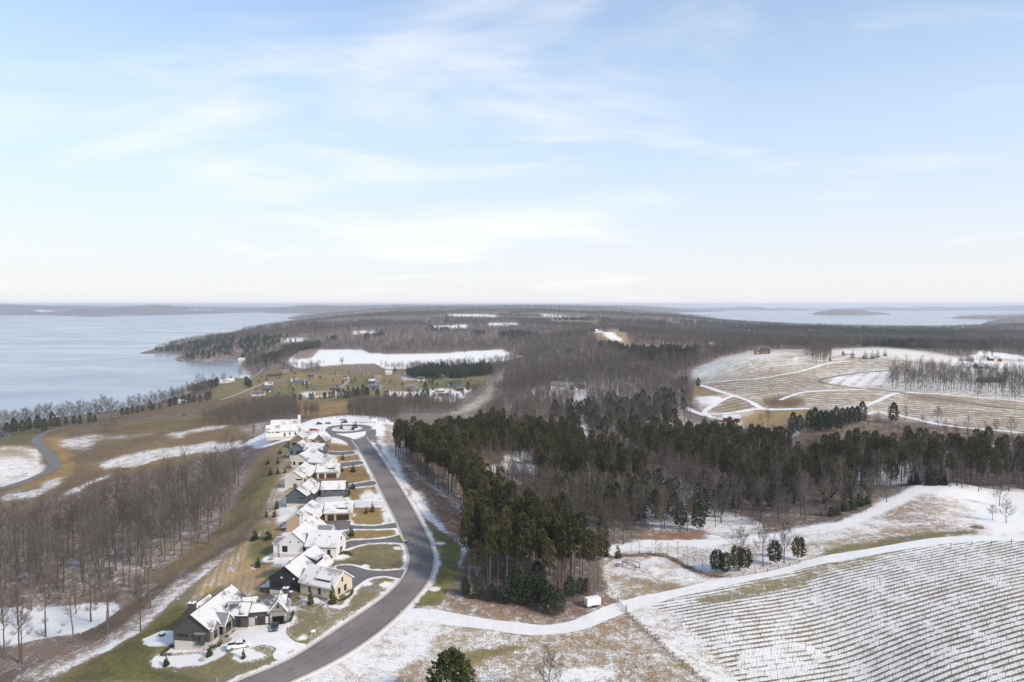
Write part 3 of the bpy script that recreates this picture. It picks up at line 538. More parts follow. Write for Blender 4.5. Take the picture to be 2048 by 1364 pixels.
ASPH2 = mat('drive_asphalt', (.15, .138, .14), .85, .25, .2, .6, snow=.30, sscale=.25)
SNOW = mat('packed_snow', (.74, .725, .71), .85, .15, .10, .35)
CONC = mat('concrete_kerb', (.50, .45, .39), .85, .2, .18, 1.5)
SNOWP = mat('thin_snow', (.30, .25, .20), .9, .1, .25, 2.0, snow=.66, sscale=.5)
def mid_of(a, b): return (a + b) / 2
def band(name, A, B, material, dz, cross=7):
    V = []; Fc = []
    for t in np.linspace(0, 1, cross): p = A * (1 - t) + B * t; V.append(np.column_stack([p, zat(p[:, 0], p[:, 1]) + dz]))
    V = np.stack(V, 1).reshape(-1, 3)
    for i in range(len(A) - 1):
        for j in range(cross - 1): a = i * cross + j; Fc.append((a, a + 1, a + cross + 1, a + cross))
    return tag(mesh_obj(name, V, Fc, material, None, True), kind='structure')
_rd = band('road', LE, RE, ASPH, .06, 17)
_la = _rd.data.attributes.new('lane', 'FLOAT', 'POINT'); _la.data.foreach_set('value', np.tile(np.array([.1, .2, .35, .9, .6, .3, .85, .5, .2, .5, .9, .35, .6, .9, .4, .2, .1]), len(LE)).astype(np.float32))
kerb('kerb', LE, .7, .17, CONC); kerb('kerb', RE, .7, .17, CONC)
CC = at(694, 858)[:2]; ex = at(750, 856)[:2]; R_OUT = 17.5; R_IN = 11.0
tt = np.linspace(0, 2 * math.pi, 73)
ring = lambda r: np.stack([CC[0] + r * np.cos(tt), CC[1] + r * np.sin(tt)], 1)
ribbon('road', smooth_line(atl([(716,899),(706,886),(690,877),(668,871),(652,864)]), 5), 7, ASPH, .08, 2, 5); ribbon('road', smooth_line(atl([(722,896),(730,884),(738,875),(742,867),(741,859)]), 5), 7, ASPH, .085, 2, 5)
band('road', ring(R_OUT), ring(R_IN), ASPH, .075, 4)
kerb('kerb', ring(R_IN - .3), .6, .17, CONC)
kerb('kerb', ring(R_OUT + .3)[np.array([i for i in range(73)])][np.r_[55:73, 1:44]], .6, .10, CONC)
island = sheet('island_bed', ring(R_IN - .7)[:-1], SNOWP, .14, 1.5)
for n_, p_, m_ in DR: sheet(n_, p_, {'SNOW': SNOW, 'ASPH2': ASPH2, 'SNOWP': SNOWP}[m_], .085, 1.6)
# farm track along the vineyard and other tracks
TR = smooth_line(atl([(800,1232),(850,1230),(900,1238),(1000,1252),(1080,1260),(1150,1252),(1200,1232),(1250,1213),(1350,1187),(1500,1152),(1650,1120),(1800,1094),(1880,1082),(1960,1077),(2048,1077),(2160,1080)]), 6)
ribbon('farm_track', TR, [9, 7, 6, 6, 6.2, 6, 6, 6.6, 6.6, 6, 6, 6, 6.5, 7], SNOW, .06, 2.0, 6, wn=.14)
FT = {
 'a': ([(1400,767),(1450,762),(1520,757),(1590,745),(1650,728),(1700,722)], 4),
 'b': ([(1400,770),(1440,783),(1470,792),(1500,803),(1525,817),(1560,819),(1620,817)], 6),
 'c': ([(1470,790),(1440,802),(1415,818),(1410,826),(1430,836),(1470,845)], 6),
 'd': ([(1410,828),(1460,826),(1510,818),(1560,819)], 5),
 'e': ([(1410,831),(1385,822),(1370,815)], 6),
 'f': ([(1560,800),(1600,786),(1665,781),(1740,778)], 5),
 'g': ([(1590,720),(1600,715),(1640,722),(1700,715)], 4),
 'h': ([(1725,815),(1760,800),(1790,787),(1830,786),(1900,790),(2048,803),(2200,812)], 5),
 'i': ([(1730,830),(1760,824),(1830,838),(1900,852),(2048,866)], 5)}
for k, (p_, w_) in FT.items(): ribbon('farm_track', smooth_line(atl(p_), 5), w_, SNOW, .12, 4, 4, wn=.2)
ASPH3 = mat('far_asphalt', (.16, .155, .155), .85, .25, .15, .2)
ribbon('lane', smooth_line(atl([(1790,741),(1720,746),(1665,754),(1640,761),(1655,768),(1700,775),(1760,780),(1850,793),(1950,808),(2048,820),(2160,832)]), 5), 4.5, ASPH3, .14, 4, 4)
ribbon('lane', smooth_line(atl([(-60,985),(0,977),(40,966),(75,953),(100,940),(110,928),(100,912),(82,893),(72,880),(85,868),(120,856),(180,846),(260,839),(330,834),(400,829),(440,826)]), 5), 8.5, ASPH3, .12, 4, 5)
ribbon('lane', smooth_line(atl([(-40,993),(20,986),(60,982)]), 4), 5, ASPH3, .13, 4, 4)
ribbon('lane', smooth_line(atl([(908,823),(920,808),(945,788),(970,770),(985,760),(995,752)]), 5), 8, ASPH3, .14, 4, 5)
ribbon('lane', smooth_line(atl([(440,800),(470,790),(500,778),(540,764),(600,755),(680,752),(700,756),(690,768),(684,774),(720,776),(780,772),(850,768)]), 5), 6, mat('far_lane', (.34,.31,.29), .9, .1, .12, .1), .14, 5, 4)
ribbon('lane', smooth_line(atl([(500,757),(520,745),(524,735),(515,728)]), 4), 5, MATS['far_lane'], .14, 5, 4)
# ---------------------------------------------------------------- trees
def leaf_mat(name, c1, c2, trans=0.0, rough=.8):
    m = bpy.data.materials.new(name); m.use_nodes = True; nt = m.node_tree; L = nt.links.new; b = nt.nodes['Principled BSDF']
    b.inputs['Roughness'].default_value = rough; b.inputs['Specular IOR Level'].default_value = .15
    oi = N(nt, 'ShaderNodeObjectInfo'); g = N(nt, 'ShaderNodeNewGeometry'); n = N(nt, 'ShaderNodeTexNoise', ins={'Scale': .9, 'Detail': 3.0}); L(g.outputs['Position'], n.inputs['Vector'])
    ad = N(nt, 'ShaderNodeMath', operation='ADD'); L(oi.outputs['Random'], ad.inputs[0]); L(n.outputs[0], ad.inputs[1])
    mr = N(nt, 'ShaderNodeMapRange', ins={'From Min': .35, 'From Max': 1.65}); L(ad.outputs[0], mr.inputs[0])
    mx = N(nt, 'ShaderNodeMix', data_type='RGBA'); L(mr.outputs[0], mx.inputs['Factor']); mx.inputs['A'].default_value = (*c1, 1); mx.inputs['B'].default_value = (*c2, 1)
    L(mx.outputs['Result'], b.inputs['Base Color']); MATS[name] = m; return m
M_PINE = leaf_mat('pine_needles', (.034, .039, .018), (.092, .086, .036)); M_SPRUCE = leaf_mat('spruce_needles', (.030, .046, .028), (.062, .080, .046)); M_CEDAR = leaf_mat('cedar_foliage', (.050, .055, .018), (.095, .095, .030))
M_TWIG = leaf_mat('bare_twigs', (.072, .062, .054), (.15, .127, .108)); M_BARK = leaf_mat('grey_bark', (.080, .067, .057), (.14, .12, .103)); M_PBARK = leaf_mat('pine_bark', (.105, .080, .066), (.165, .122, .10))
M_BIRCH = leaf_mat('birch_bark', (.55, .50, .45), (.68, .64, .58)); M_RUST = leaf_mat('rusty_leaves', (.20, .105, .055), (.29, .16, .085)); M_BRUSH = leaf_mat('brush_twigs', (.15, .105, .080), (.26, .18, .13))
class TB:
    def __init__(s, seed): s.V = []; s.F = []; s.r = random.Random(seed)
    def tube(s, P, rad, n=5):
        P = [Vector(p) for p in P]; base = len(s.V)
        for i, p in enumerate(P):
            d = (P[min(i + 1, len(P) - 1)] - P[max(i - 1, 0)]).normalized(); a = d.orthogonal().normalized(); b = d.cross(a)
            for k in range(n): t = 2 * math.pi * k / n; s.V.append(p + (a * math.cos(t) + b * math.sin(t)) * rad[i])
        for i in range(len(P) - 1):
            for k in range(n): a = base + i * n; s.F.append((a + k, a + (k + 1) % n, a + n + (k + 1) % n, a + n + k))
    def tri(s, p, q, w):
        d = q - p; a = d.cross(Vector((s.r.uniform(-1, 1), s.r.uniform(-1, 1), s.r.uniform(-1, 1)))).normalized() * w * .5
        b = len(s.V); s.V += [p - a, p + a, q]; s.F.append((b, b + 1, b + 2))
    def card(s, p, d, u, l, w):
        b = len(s.V); s.V += [p, p + d * l * .55 + u * w * .5, p + d * l, p + d * l * .5 - u * w * .5]; s.F.append((b, b + 1, b + 2, b + 3))
    def mesh(s, name, m):
        me = bpy.data.meshes.new(name); me.from_pydata([tuple(v) for v in s.V], [], s.F); me.materials.append(m); me.update(); return me
def rv(r): return Vector((r.gauss(0, 1), r.gauss(0, 1), r.gauss(0, 1))).normalized()
def bare_meshes(seed, h=20., cs=.42, spread=.2, limbs=15, nb=5, nt=8, fat=1.0, mt=None, mb=None, n=5, fork=False):
    T = TB(seed); Cn = TB(seed + 99); r = T.r; P = []; x = y = 0.
    for i in range(8):
        P.append(Vector((x, y, h * .93 * i / 7))); x += r.gauss(0, h * .007); y += r.gauss(0, h * .007)
    rad = [h * .0125 * (1.25 if i == 0 else 1) * (1 - .86 * i / 7) * fat ** .5 for i in range(8)]; T.tube(P, rad, n)
    P[0].z = -.4
    for i in range(limbs):
        t = cs + (1 - cs) * (i + r.random() * .8) / limbs; k = min(int(t * 7 / .93 * .93), 6); f = t * 7 - k; f = min(max(f, 0), 1); p = P[k].lerp(P[k + 1], f) if k < 7 else P[7]
        az = i * 2.399 + r.uniform(-.4, .4); q = (t - cs) / (1 - cs); el = R(r.uniform(28, 48) + 30 * q); d = Vector((math.cos(az) * math.cos(el), math.sin(az) * math.cos(el), math.sin(el)))
        Ln = h * spread * r.uniform(.75, 1.2) * (1 - .55 * q ** 1.6) * 1.35; w = h * .0052 * (1 - .6 * q) * fat ** .5
        p1 = p + d * Ln * .5; d2 = (d + Vector((0, 0, .35)) + rv(r) * .18).normalized(); p2 = p1 + d2 * Ln * .5; Cn.tube([p, p1, p2], [w, w * .6, w * .22], 3)
        for j in range(nb):
            s_ = .25 + .75 * (j + r.random()) / nb; bp = p.lerp(p1, s_ * 2) if s_ < .5 else p1.lerp(p2, s_ * 2 - 1)
            bd = (d2 + rv(r) * .75 + Vector((0, 0, .15))).normalized(); bl = Ln * r.uniform(.32, .58); be = bp + bd * bl; Cn.tube([bp, be], [w * .38, w * .13], 3)
            for k in range(nt):
                s2 = .15 + .85 * (k + r.random()) / nt; tp = bp.lerp(be, s2); td = (bd + rv(r) * .8 + Vector((0, 0, .12))).normalized(); te = tp + td * bl * r.uniform(.35, .7); Cn.tri(tp, te, .05 * fat)
                Cn.tri(tp.lerp(te, .45), tp.lerp(te, .5) + (td + rv(r) * .8).normalized() * bl * .34, .038 * fat)
    return T.mesh('trunk', mb or M_BARK), Cn.mesh('crown', mt or M_TWIG)
def pine_meshes(seed, h=20., cs=.52, rad=2.2, nc=150, cl=6, size=.8, m=None, fat=1.0, n=5, rnd=.86):
    T = TB(seed); Cn = TB(seed + 7); r = T.r; bx, by = r.gauss(0, .25), r.gauss(0, .25)
    T.tube([(0, 0, -.4), (bx * .3, by * .3, h * .35), (bx, by, h * .95)], [h * .0105 * fat, h * .008 * fat, .03], n)
    for i in range(6):
        z = h * r.uniform(cs * .55, cs); a = r.uniform(0, 6.28); T.tube([(bx * .3, by * .3, z), (math.cos(a) * 1.2, math.sin(a) * 1.2, z + .1)], [.035, .012], 3)
    for i in range(nc):
        q = (i + r.random()) / nc; z = h * (cs + (1 - cs) * q); prof = (math.sin(math.pi * min(1, .16 + q * rnd)) ** .65) * (1.0 if q < .6 else 1.15 - .25 * q); a = i * 2.399 + r.uniform(-.5, .5); rr = rad * prof * math.sqrt(r.uniform(.12, 1)) * r.uniform(.8, 1.15)
        c = Vector((bx + math.cos(a) * rr, by + math.sin(a) * rr, z + r.uniform(-.25, .25))); out = Vector((math.cos(a), math.sin(a), .55)).normalized()
        if r.random() < .25: Cn.tube([Vector((bx, by, z - rr * .25)), c], [.04, .015], 3)
        for k in range(cl):
            d = (out + rv(r) * .85).normalized(); Cn.card(c + rv(r) * .18, d, d.cross(rv(r)).normalized(), size * r.uniform(.7, 1.25), size * .42)
    return T.mesh('trunk', M_PBARK), Cn.mesh('crown', m or M_PINE)
def spruce_meshes(seed, h=8., rad=.24, layers=17, per=10, m=None, base=.05, size=1.0):
    T = TB(seed); Cn = TB(seed + 3); r = T.r; T.tube([(0, 0, -.3), (0, 0, h * .97)], [h * .016, .012], 5)
    for i in range(layers):
        q = i / (layers - 1); z = h * (base + (.975 - base) * q); L0 = h * rad * (1 - q) ** .85 + h * .015
        for k in range(max(4, int(per * (1 - .5 * q)))):
            a = k * 6.283 / per + i * .9 + r.uniform(-.25, .25); ln = L0 * r.uniform(.72, 1.15); d = Vector((math.cos(a), math.sin(a), -.22 + .5 * q)).normalized(); s = Vector((-math.sin(a), math.cos(a), 0)); o = Vector((0, 0, z))
            Cn.card(o + d * ln * .12, d, s, ln * .9, ln * .55 * size); 
            for j in range(3):
                p = o + d * ln * r.uniform(.3, .85); dd = (d + s * r.choice((-1, 1)) * r.uniform(.4, 1) + Vector((0, 0, r.uniform(-.35, .2)))).normalized(); Cn.card(p, dd, dd.cross(rv(r)).normalized(), ln * .42, ln * .24 * size)
    Cn.tri(Vector((0, 0, h * .9)), Vector((0, 0, h * 1.02)), h * .03)
    return T.mesh('trunk', M_PBARK), Cn.mesh('crown', m or M_SPRUCE)
def bush_meshes(seed, h=1.6, w=1.2, nstem=26, m=None, tw=.03):
    Cn = TB(seed); r = Cn.r
    for i in range(nstem):
        a = r.uniform(0, 6.28); d = Vector((math.cos(a) * .55, math.sin(a) * .55, 1)).normalized(); p = Vector((math.cos(a) * .12 * w, math.sin(a) * .12 * w, -.05)); e = p + d * h * r.uniform(.6, 1); Cn.tri(p, e, tw)
        for k in range(5): q = p.lerp(e, r.uniform(.3, .9)); Cn.tri(q, q + (d + rv(r) * .8).normalized() * h * .35, tw * .8)
    return Cn.mesh('crown', m or M_BRUSH)
K = {}
K['slope'] = [bare_meshes(10 + i, 19 + 1.2 * i, .42 + .03 * (i % 3), .16 + .02 * (i % 3), 15 + i, 5, 8, 1.05) for i in range(5)]
K['wide'] = [bare_meshes(30 + i, 14 + i, .26, .27, 16, 6, 9, 1.35) for i in range(4)]
K['pine'] = [pine_meshes(50 + i, 20 + .5 * i, .54 + .02 * i, 2.1, 150, 6, .85, rnd=.78) for i in range(4)]
K['wpine'] = [pine_meshes(60 + i, 14 + i, .14, 3.3, 230, 6, 1.05, M_SPRUCE) for i in range(3)]
K['scrub'] = [pine_meshes(70 + i, 8 + i, .20, 2.3, 230, 6, .75, rnd=.72) for i in range(2)]
K['spruce'] = [spruce_meshes(80 + i, 10, .23 + .02 * i) for i in range(3)]
K['bushpine'] = [pine_meshes(75, 14, .06, 4.9, 620, 7, 1.0, leaf_mat('bush_needles', (.040, .052, .020), (.095, .105, .040)), rnd=.80)]
K['cedar'] = [spruce_meshes(90 + i, 10, .19, 18, 12, M_CEDAR, .03, 1.25) for i in range(2)]
K['birch'] = [bare_meshes(100 + i, 15, .35, .2, 13, 4, 6, .9, leaf_mat('birch_twigs', (.40, .35, .31), (.5, .45, .4)) if i == 0 else MATS['birch_twigs'], M_BIRCH) for i in range(2)]
K['rust'] = [bare_meshes(110, 13, .25, .27, 15, 5, 9, 2.2, M_RUST)]
K['sapling'] = [bare_meshes(120 + i, 7, .3, .22, 10, 4, 5, .8) for i in range(2)]
RT = random.Random(4)
def tree(kind, name, x, y, s, label, cat='tree', group=None, var=None, sx=1.0, lean=0.0):
    T, Cn = K[kind][RT.randrange(len(K[kind])) if var is None else var]
    e = empty(name, (x, y, float(zat(x, y))), RT.uniform(0, 6.28)); e.scale = (s * sx, s * sx, s)
    if lean: e.rotation_euler = (RT.gauss(0, lean), RT.gauss(0, lean), e.rotation_euler.z)
    for me in (T, Cn):
        o = bpy.data.objects.new(me.name, me); COL.objects.link(o); o.parent = e
    return tag(e, label, cat, group)
def open_at(x, y):
    j = np.clip(np.round((np.arctan2(x, y) - AZ[0]) / (AZ[1] - AZ[0])).astype(int), 0, NA - 1); i = np.clip(np.round(np.interp(np.hypot(x, y), RR, np.arange(NR))).astype(int), 0, NR - 1)
    return OPEN[i, j]
def scatter(poly, sp, seed, jit=.42, skip_open=False):
    P = atl(poly) if not isinstance(poly, np.ndarray) else poly; g = np.random.default_rng(seed); lo, hi = P.min(0), P.max(0)
    X, Y = np.meshgrid(np.arange(lo[0], hi[0], sp), np.arange(lo[1], hi[1], sp)); X = X + g.uniform(-jit, jit, X.shape) * sp + (np.arange(X.shape[0]) % 2)[:, None] * sp * .5; Y = Y + g.uniform(-jit, jit, Y.shape) * sp
    k = inside(P, X, Y); X, Y = X[k], Y[k]
    if skip_open: k = ~open_at(X, Y); X, Y = X[k], Y[k]
    return X, Y
STUFF = {}     # kind -> list of (x, y, scale)
def more(kind, X, Y, S): STUFF.setdefault(kind, []).append((X, Y, S))
def indiv_and_rest(kind, name, X, Y, S, nmax, label, group, rest, cat='tree', sx=1.0, lean=.02):
    o = np.argsort(np.hypot(X, Y)); X, Y, S = X[o], Y[o], S[o]
    for x, y, s in zip(X[:nmax], Y[:nmax], S[:nmax]): tree(kind, name, x, y, s, label, cat, group, None, sx, lean)
    if len(X) > nmax: more(rest, X[nmax:], Y[nmax:], S[nmax:])
G = np.random.default_rng(77)
# slope below the houses
X, Y = scatter([(-120,1330),(70,1325),(160,1288),(278,1268),(300,1190),(385,1090),(440,1085),(468,1010),(480,955),(440,955),(330,985),(200,1035),(100,1062),(-120,1120)], 7.4, 5, .5)
X = X + G.normal(0, 1.2, len(X)); keep = G.random(len(X)) < np.where((Y < 255), .42, .95); X, Y = X[keep], Y[keep]
indiv_and_rest('slope', 'bare_tree', X, Y, np.clip(G.normal(.95, .17, len(X)), .5, 1.25), 200, 'tall slender bare hardwood on the snowy slope below the houses', 'bare hardwoods on the slope below the houses', 'bare')
# young brush in the wood
X, Y = scatter([(-100,1300),(60,1300),(280,1200),(370,1090),(300,1050),(100,1080),(-100,1130)], 9, 6); more('brush', X, Y, G.uniform(.6, 1.6, len(X)))
for poly, sp_, sd_ in [([(150,1272),(250,1212),(310,1172),(400,1112),(500,1060),(540,985),(500,1000),(400,1090),(300,1165),(180,1255)], 2.6, 61), ([(110,880),(330,838),(480,832),(520,870),(330,940),(150,985),(130,930)], 8, 62), ([(800,925),(860,975),(925,1030),(930,1065),(880,1030),(830,975)], 2.6, 63), ([(930,1200),(1100,1240),(1200,1195),(1232,1200),(1110,1248),(950,1215)], 3, 64), ([(20,1350),(120,1330),(215,1285),(300,1200),(420,1115),(400,1120),(270,1240),(150,1300),(40,1330)], 3, 65), ([(1230,1225),(1380,1364),(1000,1364),(1060,1290)], 4.5, 66), ([(560,830),(640,815),(780,812),(770,832),(640,840)], 5, 67)]:
    X, Y = scatter(poly, sp_, sd_, .5); more('brush', X, Y, G.uniform(.18, .6, len(X)))
# pine plantation beside the road
PB = [(782,922),(830,950),(880,985),(925,1018),(938,1060),(930,1120),(922,1182),(960,1192),(1010,1200),(1060,1206),(1120,1206),(1200,1190),(1200,1165),(1160,1140),(1100,1108),(1040,1070),(990,1030),(950,990),(915,955),(880,925),(850,905),(800,905)]
X, Y = scatter(PB, 4.7, 8, .28)
indiv_and_rest('pine', 'pine_tree', X, Y, G.uniform(.78, 1.14, len(X)), 290, 'tall red pine with bare lower trunk in the roadside plantation', 'pines of the roadside plantation', 'pine')
for px, py, s in [(955,1198,.75),(985,1204,.6),(1015,1207,.95),(1040,1210,1.05),(1065,1211,1.1),(1085,1214,1.0),(1100,1226,.95),(1118,1232,.8),(1140,1200,.75),(1160,1190,.6),(1172,1188,.5),(930,1195,.65),(905+25,1190,.5),(1075,1200,1.2),(1035,1203,1.1)]:
    p = at(px, py); tree('wpine', 'young_pine', p[0], p[1], s * .62, 'bushy young pine along the front foot of the plantation', 'tree', 'young pines at the foot of the plantation', None, 1.15)
p = at(1130, 1192); tree('wide', 'bare_tree', p[0], p[1], .95, 'bare broad tree standing among the pines above the white trailer', 'tree')
# pines of the middle woods
for poly, sp, sd, sc0 in [([(860,905),(900,880),(1000,870),(1130,880),(1160,905),(1240,935),(1290,965),(1285,990),(1180,985),(1090,985),(1060,970),(1000,925),(960,935),(930,950)], 5.4, 11, .95),
        ([(1225,900),(1300,885),(1450,882),(1590,905),(1580,925),(1480,945),(1400,968),(1360,955),(1290,925)], 5.6, 12, .95), ([(1440,985),(1480,955),(1590,928),(1700,918),(1850,915),(2048,935),(2200,950),(2200,990),(2048,992),(1940,985),(1830,974),(1700,985),(1600,1000),(1500,1010)], 6.0, 13, .92)]:
    X, Y = scatter(poly, sp, sd, .4); k = ~((zat(X, Y) > 99)); g_ = np.array([inside(atl([(950,935),(1010,922),(1070,928),(1066,968),(990,974)]), X, Y)]).any(0)
    X, Y = X[~g_], Y[~g_]; k = G.random(len(X)) < {11: .86, 12: .80, 13: .62}[sd]; more('pine', X[k], Y[k], G.uniform(.60, 1.14, k.sum()) * sc0); more('bare', X[~k], Y[~k], G.uniform(.8, 1.05, (~k).sum()))
X, Y = scatter([(1005,880),(1070,876),(1090,900),(1060,915),(1010,912)], 5, 14); more('bare', X, Y, G.uniform(.6, .9, len(X)))
# bare trees in the middle woods
X, Y = scatter([(985,985),(1060,990),(1180,1000),(1290,1000),(1420,1005),(1500,1015),(1620,1010),(1700,995),(1820,985),(1760,1010),(1690,1036),(1590,1050),(1480,1050),(1390,1062),(1330,1075),(1240,1090),(1190,1100),(1110,1062),(1040,1012)], 6.6, 15, .5)
k = (G.random(len(X)) < .82); X, Y = X[k], Y[k]
indiv_and_rest('wide', 'bare_tree', X, Y, G.uniform(.62, 1.05, len(X)), 70, 'bushy bare hardwood at the edge of the middle woods', 'bare hardwoods of the middle woods', 'bare', sx=.85)
X, Y = scatter([(980,940),(1060,975),(1090,1000),(1050,1030),(990,1000)], 6, 16); more('bare', X, Y, G.uniform(.6, .85, len(X)))
X, Y = scatter([(1100,985),(1290,985),(1440,985),(1700,960),(1800,960),(1700,1010),(1450,1040),(1200,1060)], 12, 17); more('wpine', X, Y, G.uniform(.5, .9, len(X)))
for px, py, s in [(1130,1062,1.0),(1125,1050,.9),(1320,1045,.85),(1310,1035,.8),(1362,1058,.78),(1398,1062,.85),(1205,1090,.7),(1110,1010,.9),(1080,990,.9),(1180,1000,.8),(1510,1020,.7)]:
    p = at(px, py); tree('wpine', 'evergreen_tree', p[0], p[1], s, 'dark full evergreen among the bare trees by the snowy pasture', 'tree', 'evergreens among the bare middle woods')
for px, py, s in [(1665,1032,.85),(1690,1022,1.05),(1705,1018,1.0),(1720,1012,.95),(1735,1008,.8),(1675,1030,.7)]:
    p = at(px, py); tree('spruce', 'spruce_tree', p[0], p[1], s, 'dark spruce at the wood edge beside the snowy knoll', 'tree', 'spruces at the wood edge below the knoll')
for px, py, s in [(1828,968,1.3),(1864,970,1.45),(1884,970,1.1)]:
    p = at(px, py); tree('spruce', 'spruce_tree', p[0], p[1], s, 'blue-green spruce standing on top of the snowy knoll', 'tree', 'spruces on the snowy knoll')
for px, py, s in [(1655,1010,.75),(1895,962,.8),(1790,905,.7),(1808,902,.65),(1605,905,.55)]:
    p = at(px, py); tree('birch', 'birch_tree', p[0], p[1], s, 'pale-barked leafless birch against the dark pines', 'tree', 'birches among the pines')
X, Y = scatter([(1280,925),(1330,940),(1400,968),(1430,1000),(1380,1015),(1320,995),(1280,985)], 6.5, 18); more('bare', X, Y, G.uniform(.6, .95, len(X)))
# trees on the pasture bank
for i, (px, py, kd, s, lb) in enumerate([(1432,1146,'scrub',.95,0),(1452,1147,'scrub',.85,0),(1474,1145,'scrub',.95,0),(1490,1142,'scrub',.95,0),(1550,1130,'scrub',1.0,1),(1596,1120,'scrub',.98,1),(1208,1122,'scrub',1.0,2),(1236,1116,'spruce',.62,2)]):
    p = at(px, py); tree(kd, 'evergreen_tree', p[0], p[1], s, ['short-trunked round pine in the cluster on the pasture bank', 'round dark pine beside the bare oak on the pasture bank', 'dark evergreen by the pasture fence next to the plantation'][lb], 'tree', ['pine cluster on the pasture bank', 'pines beside the bare oak', 'evergreens by the pasture fence'][lb], None, .95)
for px, py, s in [(1478,1140,.95),(1526,1134,1.0),(1568,1126,1.15)]:
    p = at(px, py); tree('wide', 'bare_tree', p[0], p[1], s * .85, 'leafless oak on the pasture bank among round pines', 'tree', 'bare oaks on the pasture bank')
for px, py in [(1262,1105),(1278,1108),(1311,1110),(1318,1112),(1335,1114),(1355,1120),(1368,1126),(1375,1128),(1388,1134),(1405,1140),(1508,1138),(1322,1109)]:
    p = at(px, py); tree('sapling', 'sapling', p[0], p[1], RT.uniform(.55, 1.05), 'thin leafless sapling along the curved pasture bank', 'tree', 'saplings along the pasture bank')
p = at(1550, 1052); tree('wide', 'bare_tree', p[0], p[1], .62, 'small round bare tree standing alone beside the snowy wood path', 'tree')
for px, py, s in [(1998,1012,.5),(2012,1046,.5),(1985,1040,.4)]:
    p = at(px, py); tree('wide', 'fruit_tree', p[0], p[1], s, 'gnarled low bare fruit tree on the snowy knoll', 'tree', 'old fruit trees on the knoll', None, 1.35)
p = at(905, 1432); tree('bushpine', 'young_pine', p[0], p[1], 1.0, 'bushy green young pine alone in the stubbly near field', 'tree', None, 0, 1.05)
p = at(1098, 1412); tree('wide', 'bare_tree', p[0], p[1], .85, 'rounded bare tree alone in the brown near field', 'tree', None, 0, 1.0)
# shore and valley
for px, py, s in [(10,858,1),(30,855,.9),(52,856,1),(75,852,1),(90,852,.95),(125,850,1.1),(145,849,.95),(160,846,1.15),(178,846,.8),(192,843,1.1),(205,842,1.15),(222,840,1.1),(258,828,.9),(268,826,1),(280,824,.95),(292,821,1),(305,817,.95),(318,813,.95),(330,809,.9),(345,804,.9),(355,801,.95),(365,797,.9),(375,793,.9),(384,789,.8),(395,778,1.15),(406,776,1.1),(427,771,.9),(448,766,.9),(480,757,1),(-15,862,1),(-40,866,1)] + [(x, 861 - x * .095 - max(0, x - 240) * .17, RT.uniform(.75, 1.05)) for x in range(4, 400, 11)]:
    p = at(px, py); tree('wide', 'bare_tree', p[0], p[1], s * 1.55, 'spreading bare shade tree on the bank above the bay', 'tree', 'bare trees along the bay')
for px, py, s in [(15,872,.8),(28,868,1.0),(45,866,.8),(58,863,.9),(75,862,1),(88,866,.9),(105,858,1.1),(118,856,.7),(132,852,.6),(148,850,.7),(160,850,.6),(180,846,.7),(190,846,.6),(245,833,.7),(255,831,.65),(265,829,.7),(275,828,.7),(285,825,.6),(300,820,.8),(307,822,.6),(320,820,.5),(340,815,.8),(350,813,.85),(367,810,.9),(378,808,.9),(388,806,.8),(400,805,.7),(414,803,.9),(420,800,.8),(493,775,1.1),(500,776,.9),(436,766,.6),(462,760,.5)]:
    p = at(px, py); tree('wpine', 'evergreen_tree', p[0], p[1], s * 1.15, 'dark evergreen in the belt between the valley road and bay', 'tree', 'evergreens along the bay')
for px, py in [(204,862),(212,864),(220,862),(228,860)]:
    p = at(px, py); tree('wide', 'bare_tree', p[0], p[1], .75, 'bare tree in the small clump beside the valley road', 'tree', 'bare clump by the valley road')
X, Y = scatter([(400,842),(480,815),(560,800),(640,812),(640,835),(560,838),(450,850)], 6, 20); k = ~inside(atl([(590,806),(690,800),(690,830),(600,830)]), X, Y); more('bare', X[k], Y[k], G.uniform(.45, .7, k.sum()))
X, Y = scatter([(690,830),(720,812),(790,812),(800,838),(785,848),(740,838)], 5, 21); more('bare', X, Y, G.uniform(.5, .75, len(X)))
X, Y = scatter([(430,880),(500,850),(540,862),(500,890),(440,905)], 16, 22); more('bare', X, Y, G.uniform(.3, .5, len(X)))
# village evergreens
for px, py, s in [(590,804,.8),(600,803,.7),(620,801,.7),(626,801,.75),(649,799,.7),(660,798,.75),(667,797,.8),(678,800,.9),(686,799,.9),(693,799,.85),(700,799,.8),(708,797,.9),(716,796,1.0),(726,795,1.2),(735,794,1),(755,796,.9),(775,800,.8),(790,803,.8),(846,806,1),(855,805,.9),(936,783,1),(850,785,1.1),(835,808,.9),(820,805,.8),(586,784,.5),(606,772,.6),(613,772,.6),(560,752,.5),(640,758,.5),(790,745,.7),(865,772,.7)]:
    p = at(px, py); tree('wpine', 'evergreen_tree', p[0], p[1], s * 1.05, 'dark evergreen among the far village houses', 'tree', 'evergreens of the far village')
X, Y = scatter([(812,752),(860,741),(900,743),(980,738),(985,750),(920,757),(830,759)], 9, 23); more('wpine', X, Y, G.uniform(.8, 1.25, len(X)))
X, Y = scatter([(780,800),(900,800),(930,812),(900,830),(790,825)], 8, 24); more('bare', X, Y, G.uniform(.5, .7, len(X))); 
X, Y = scatter([(560,700),(640,690),(640,697),(600,703)], 9, 25); more('wpine', X, Y, G.uniform(.7, 1, len(X)))
for px, py in [(605,735),(630,737),(640,733),(700,762),(705,775)]:
    p = at(px, py); tree('wide', 'bare_tree', p[0], p[1], .85, 'bare tree beside the far brown vineyard', 'tree', 'bare trees by the far vineyard')
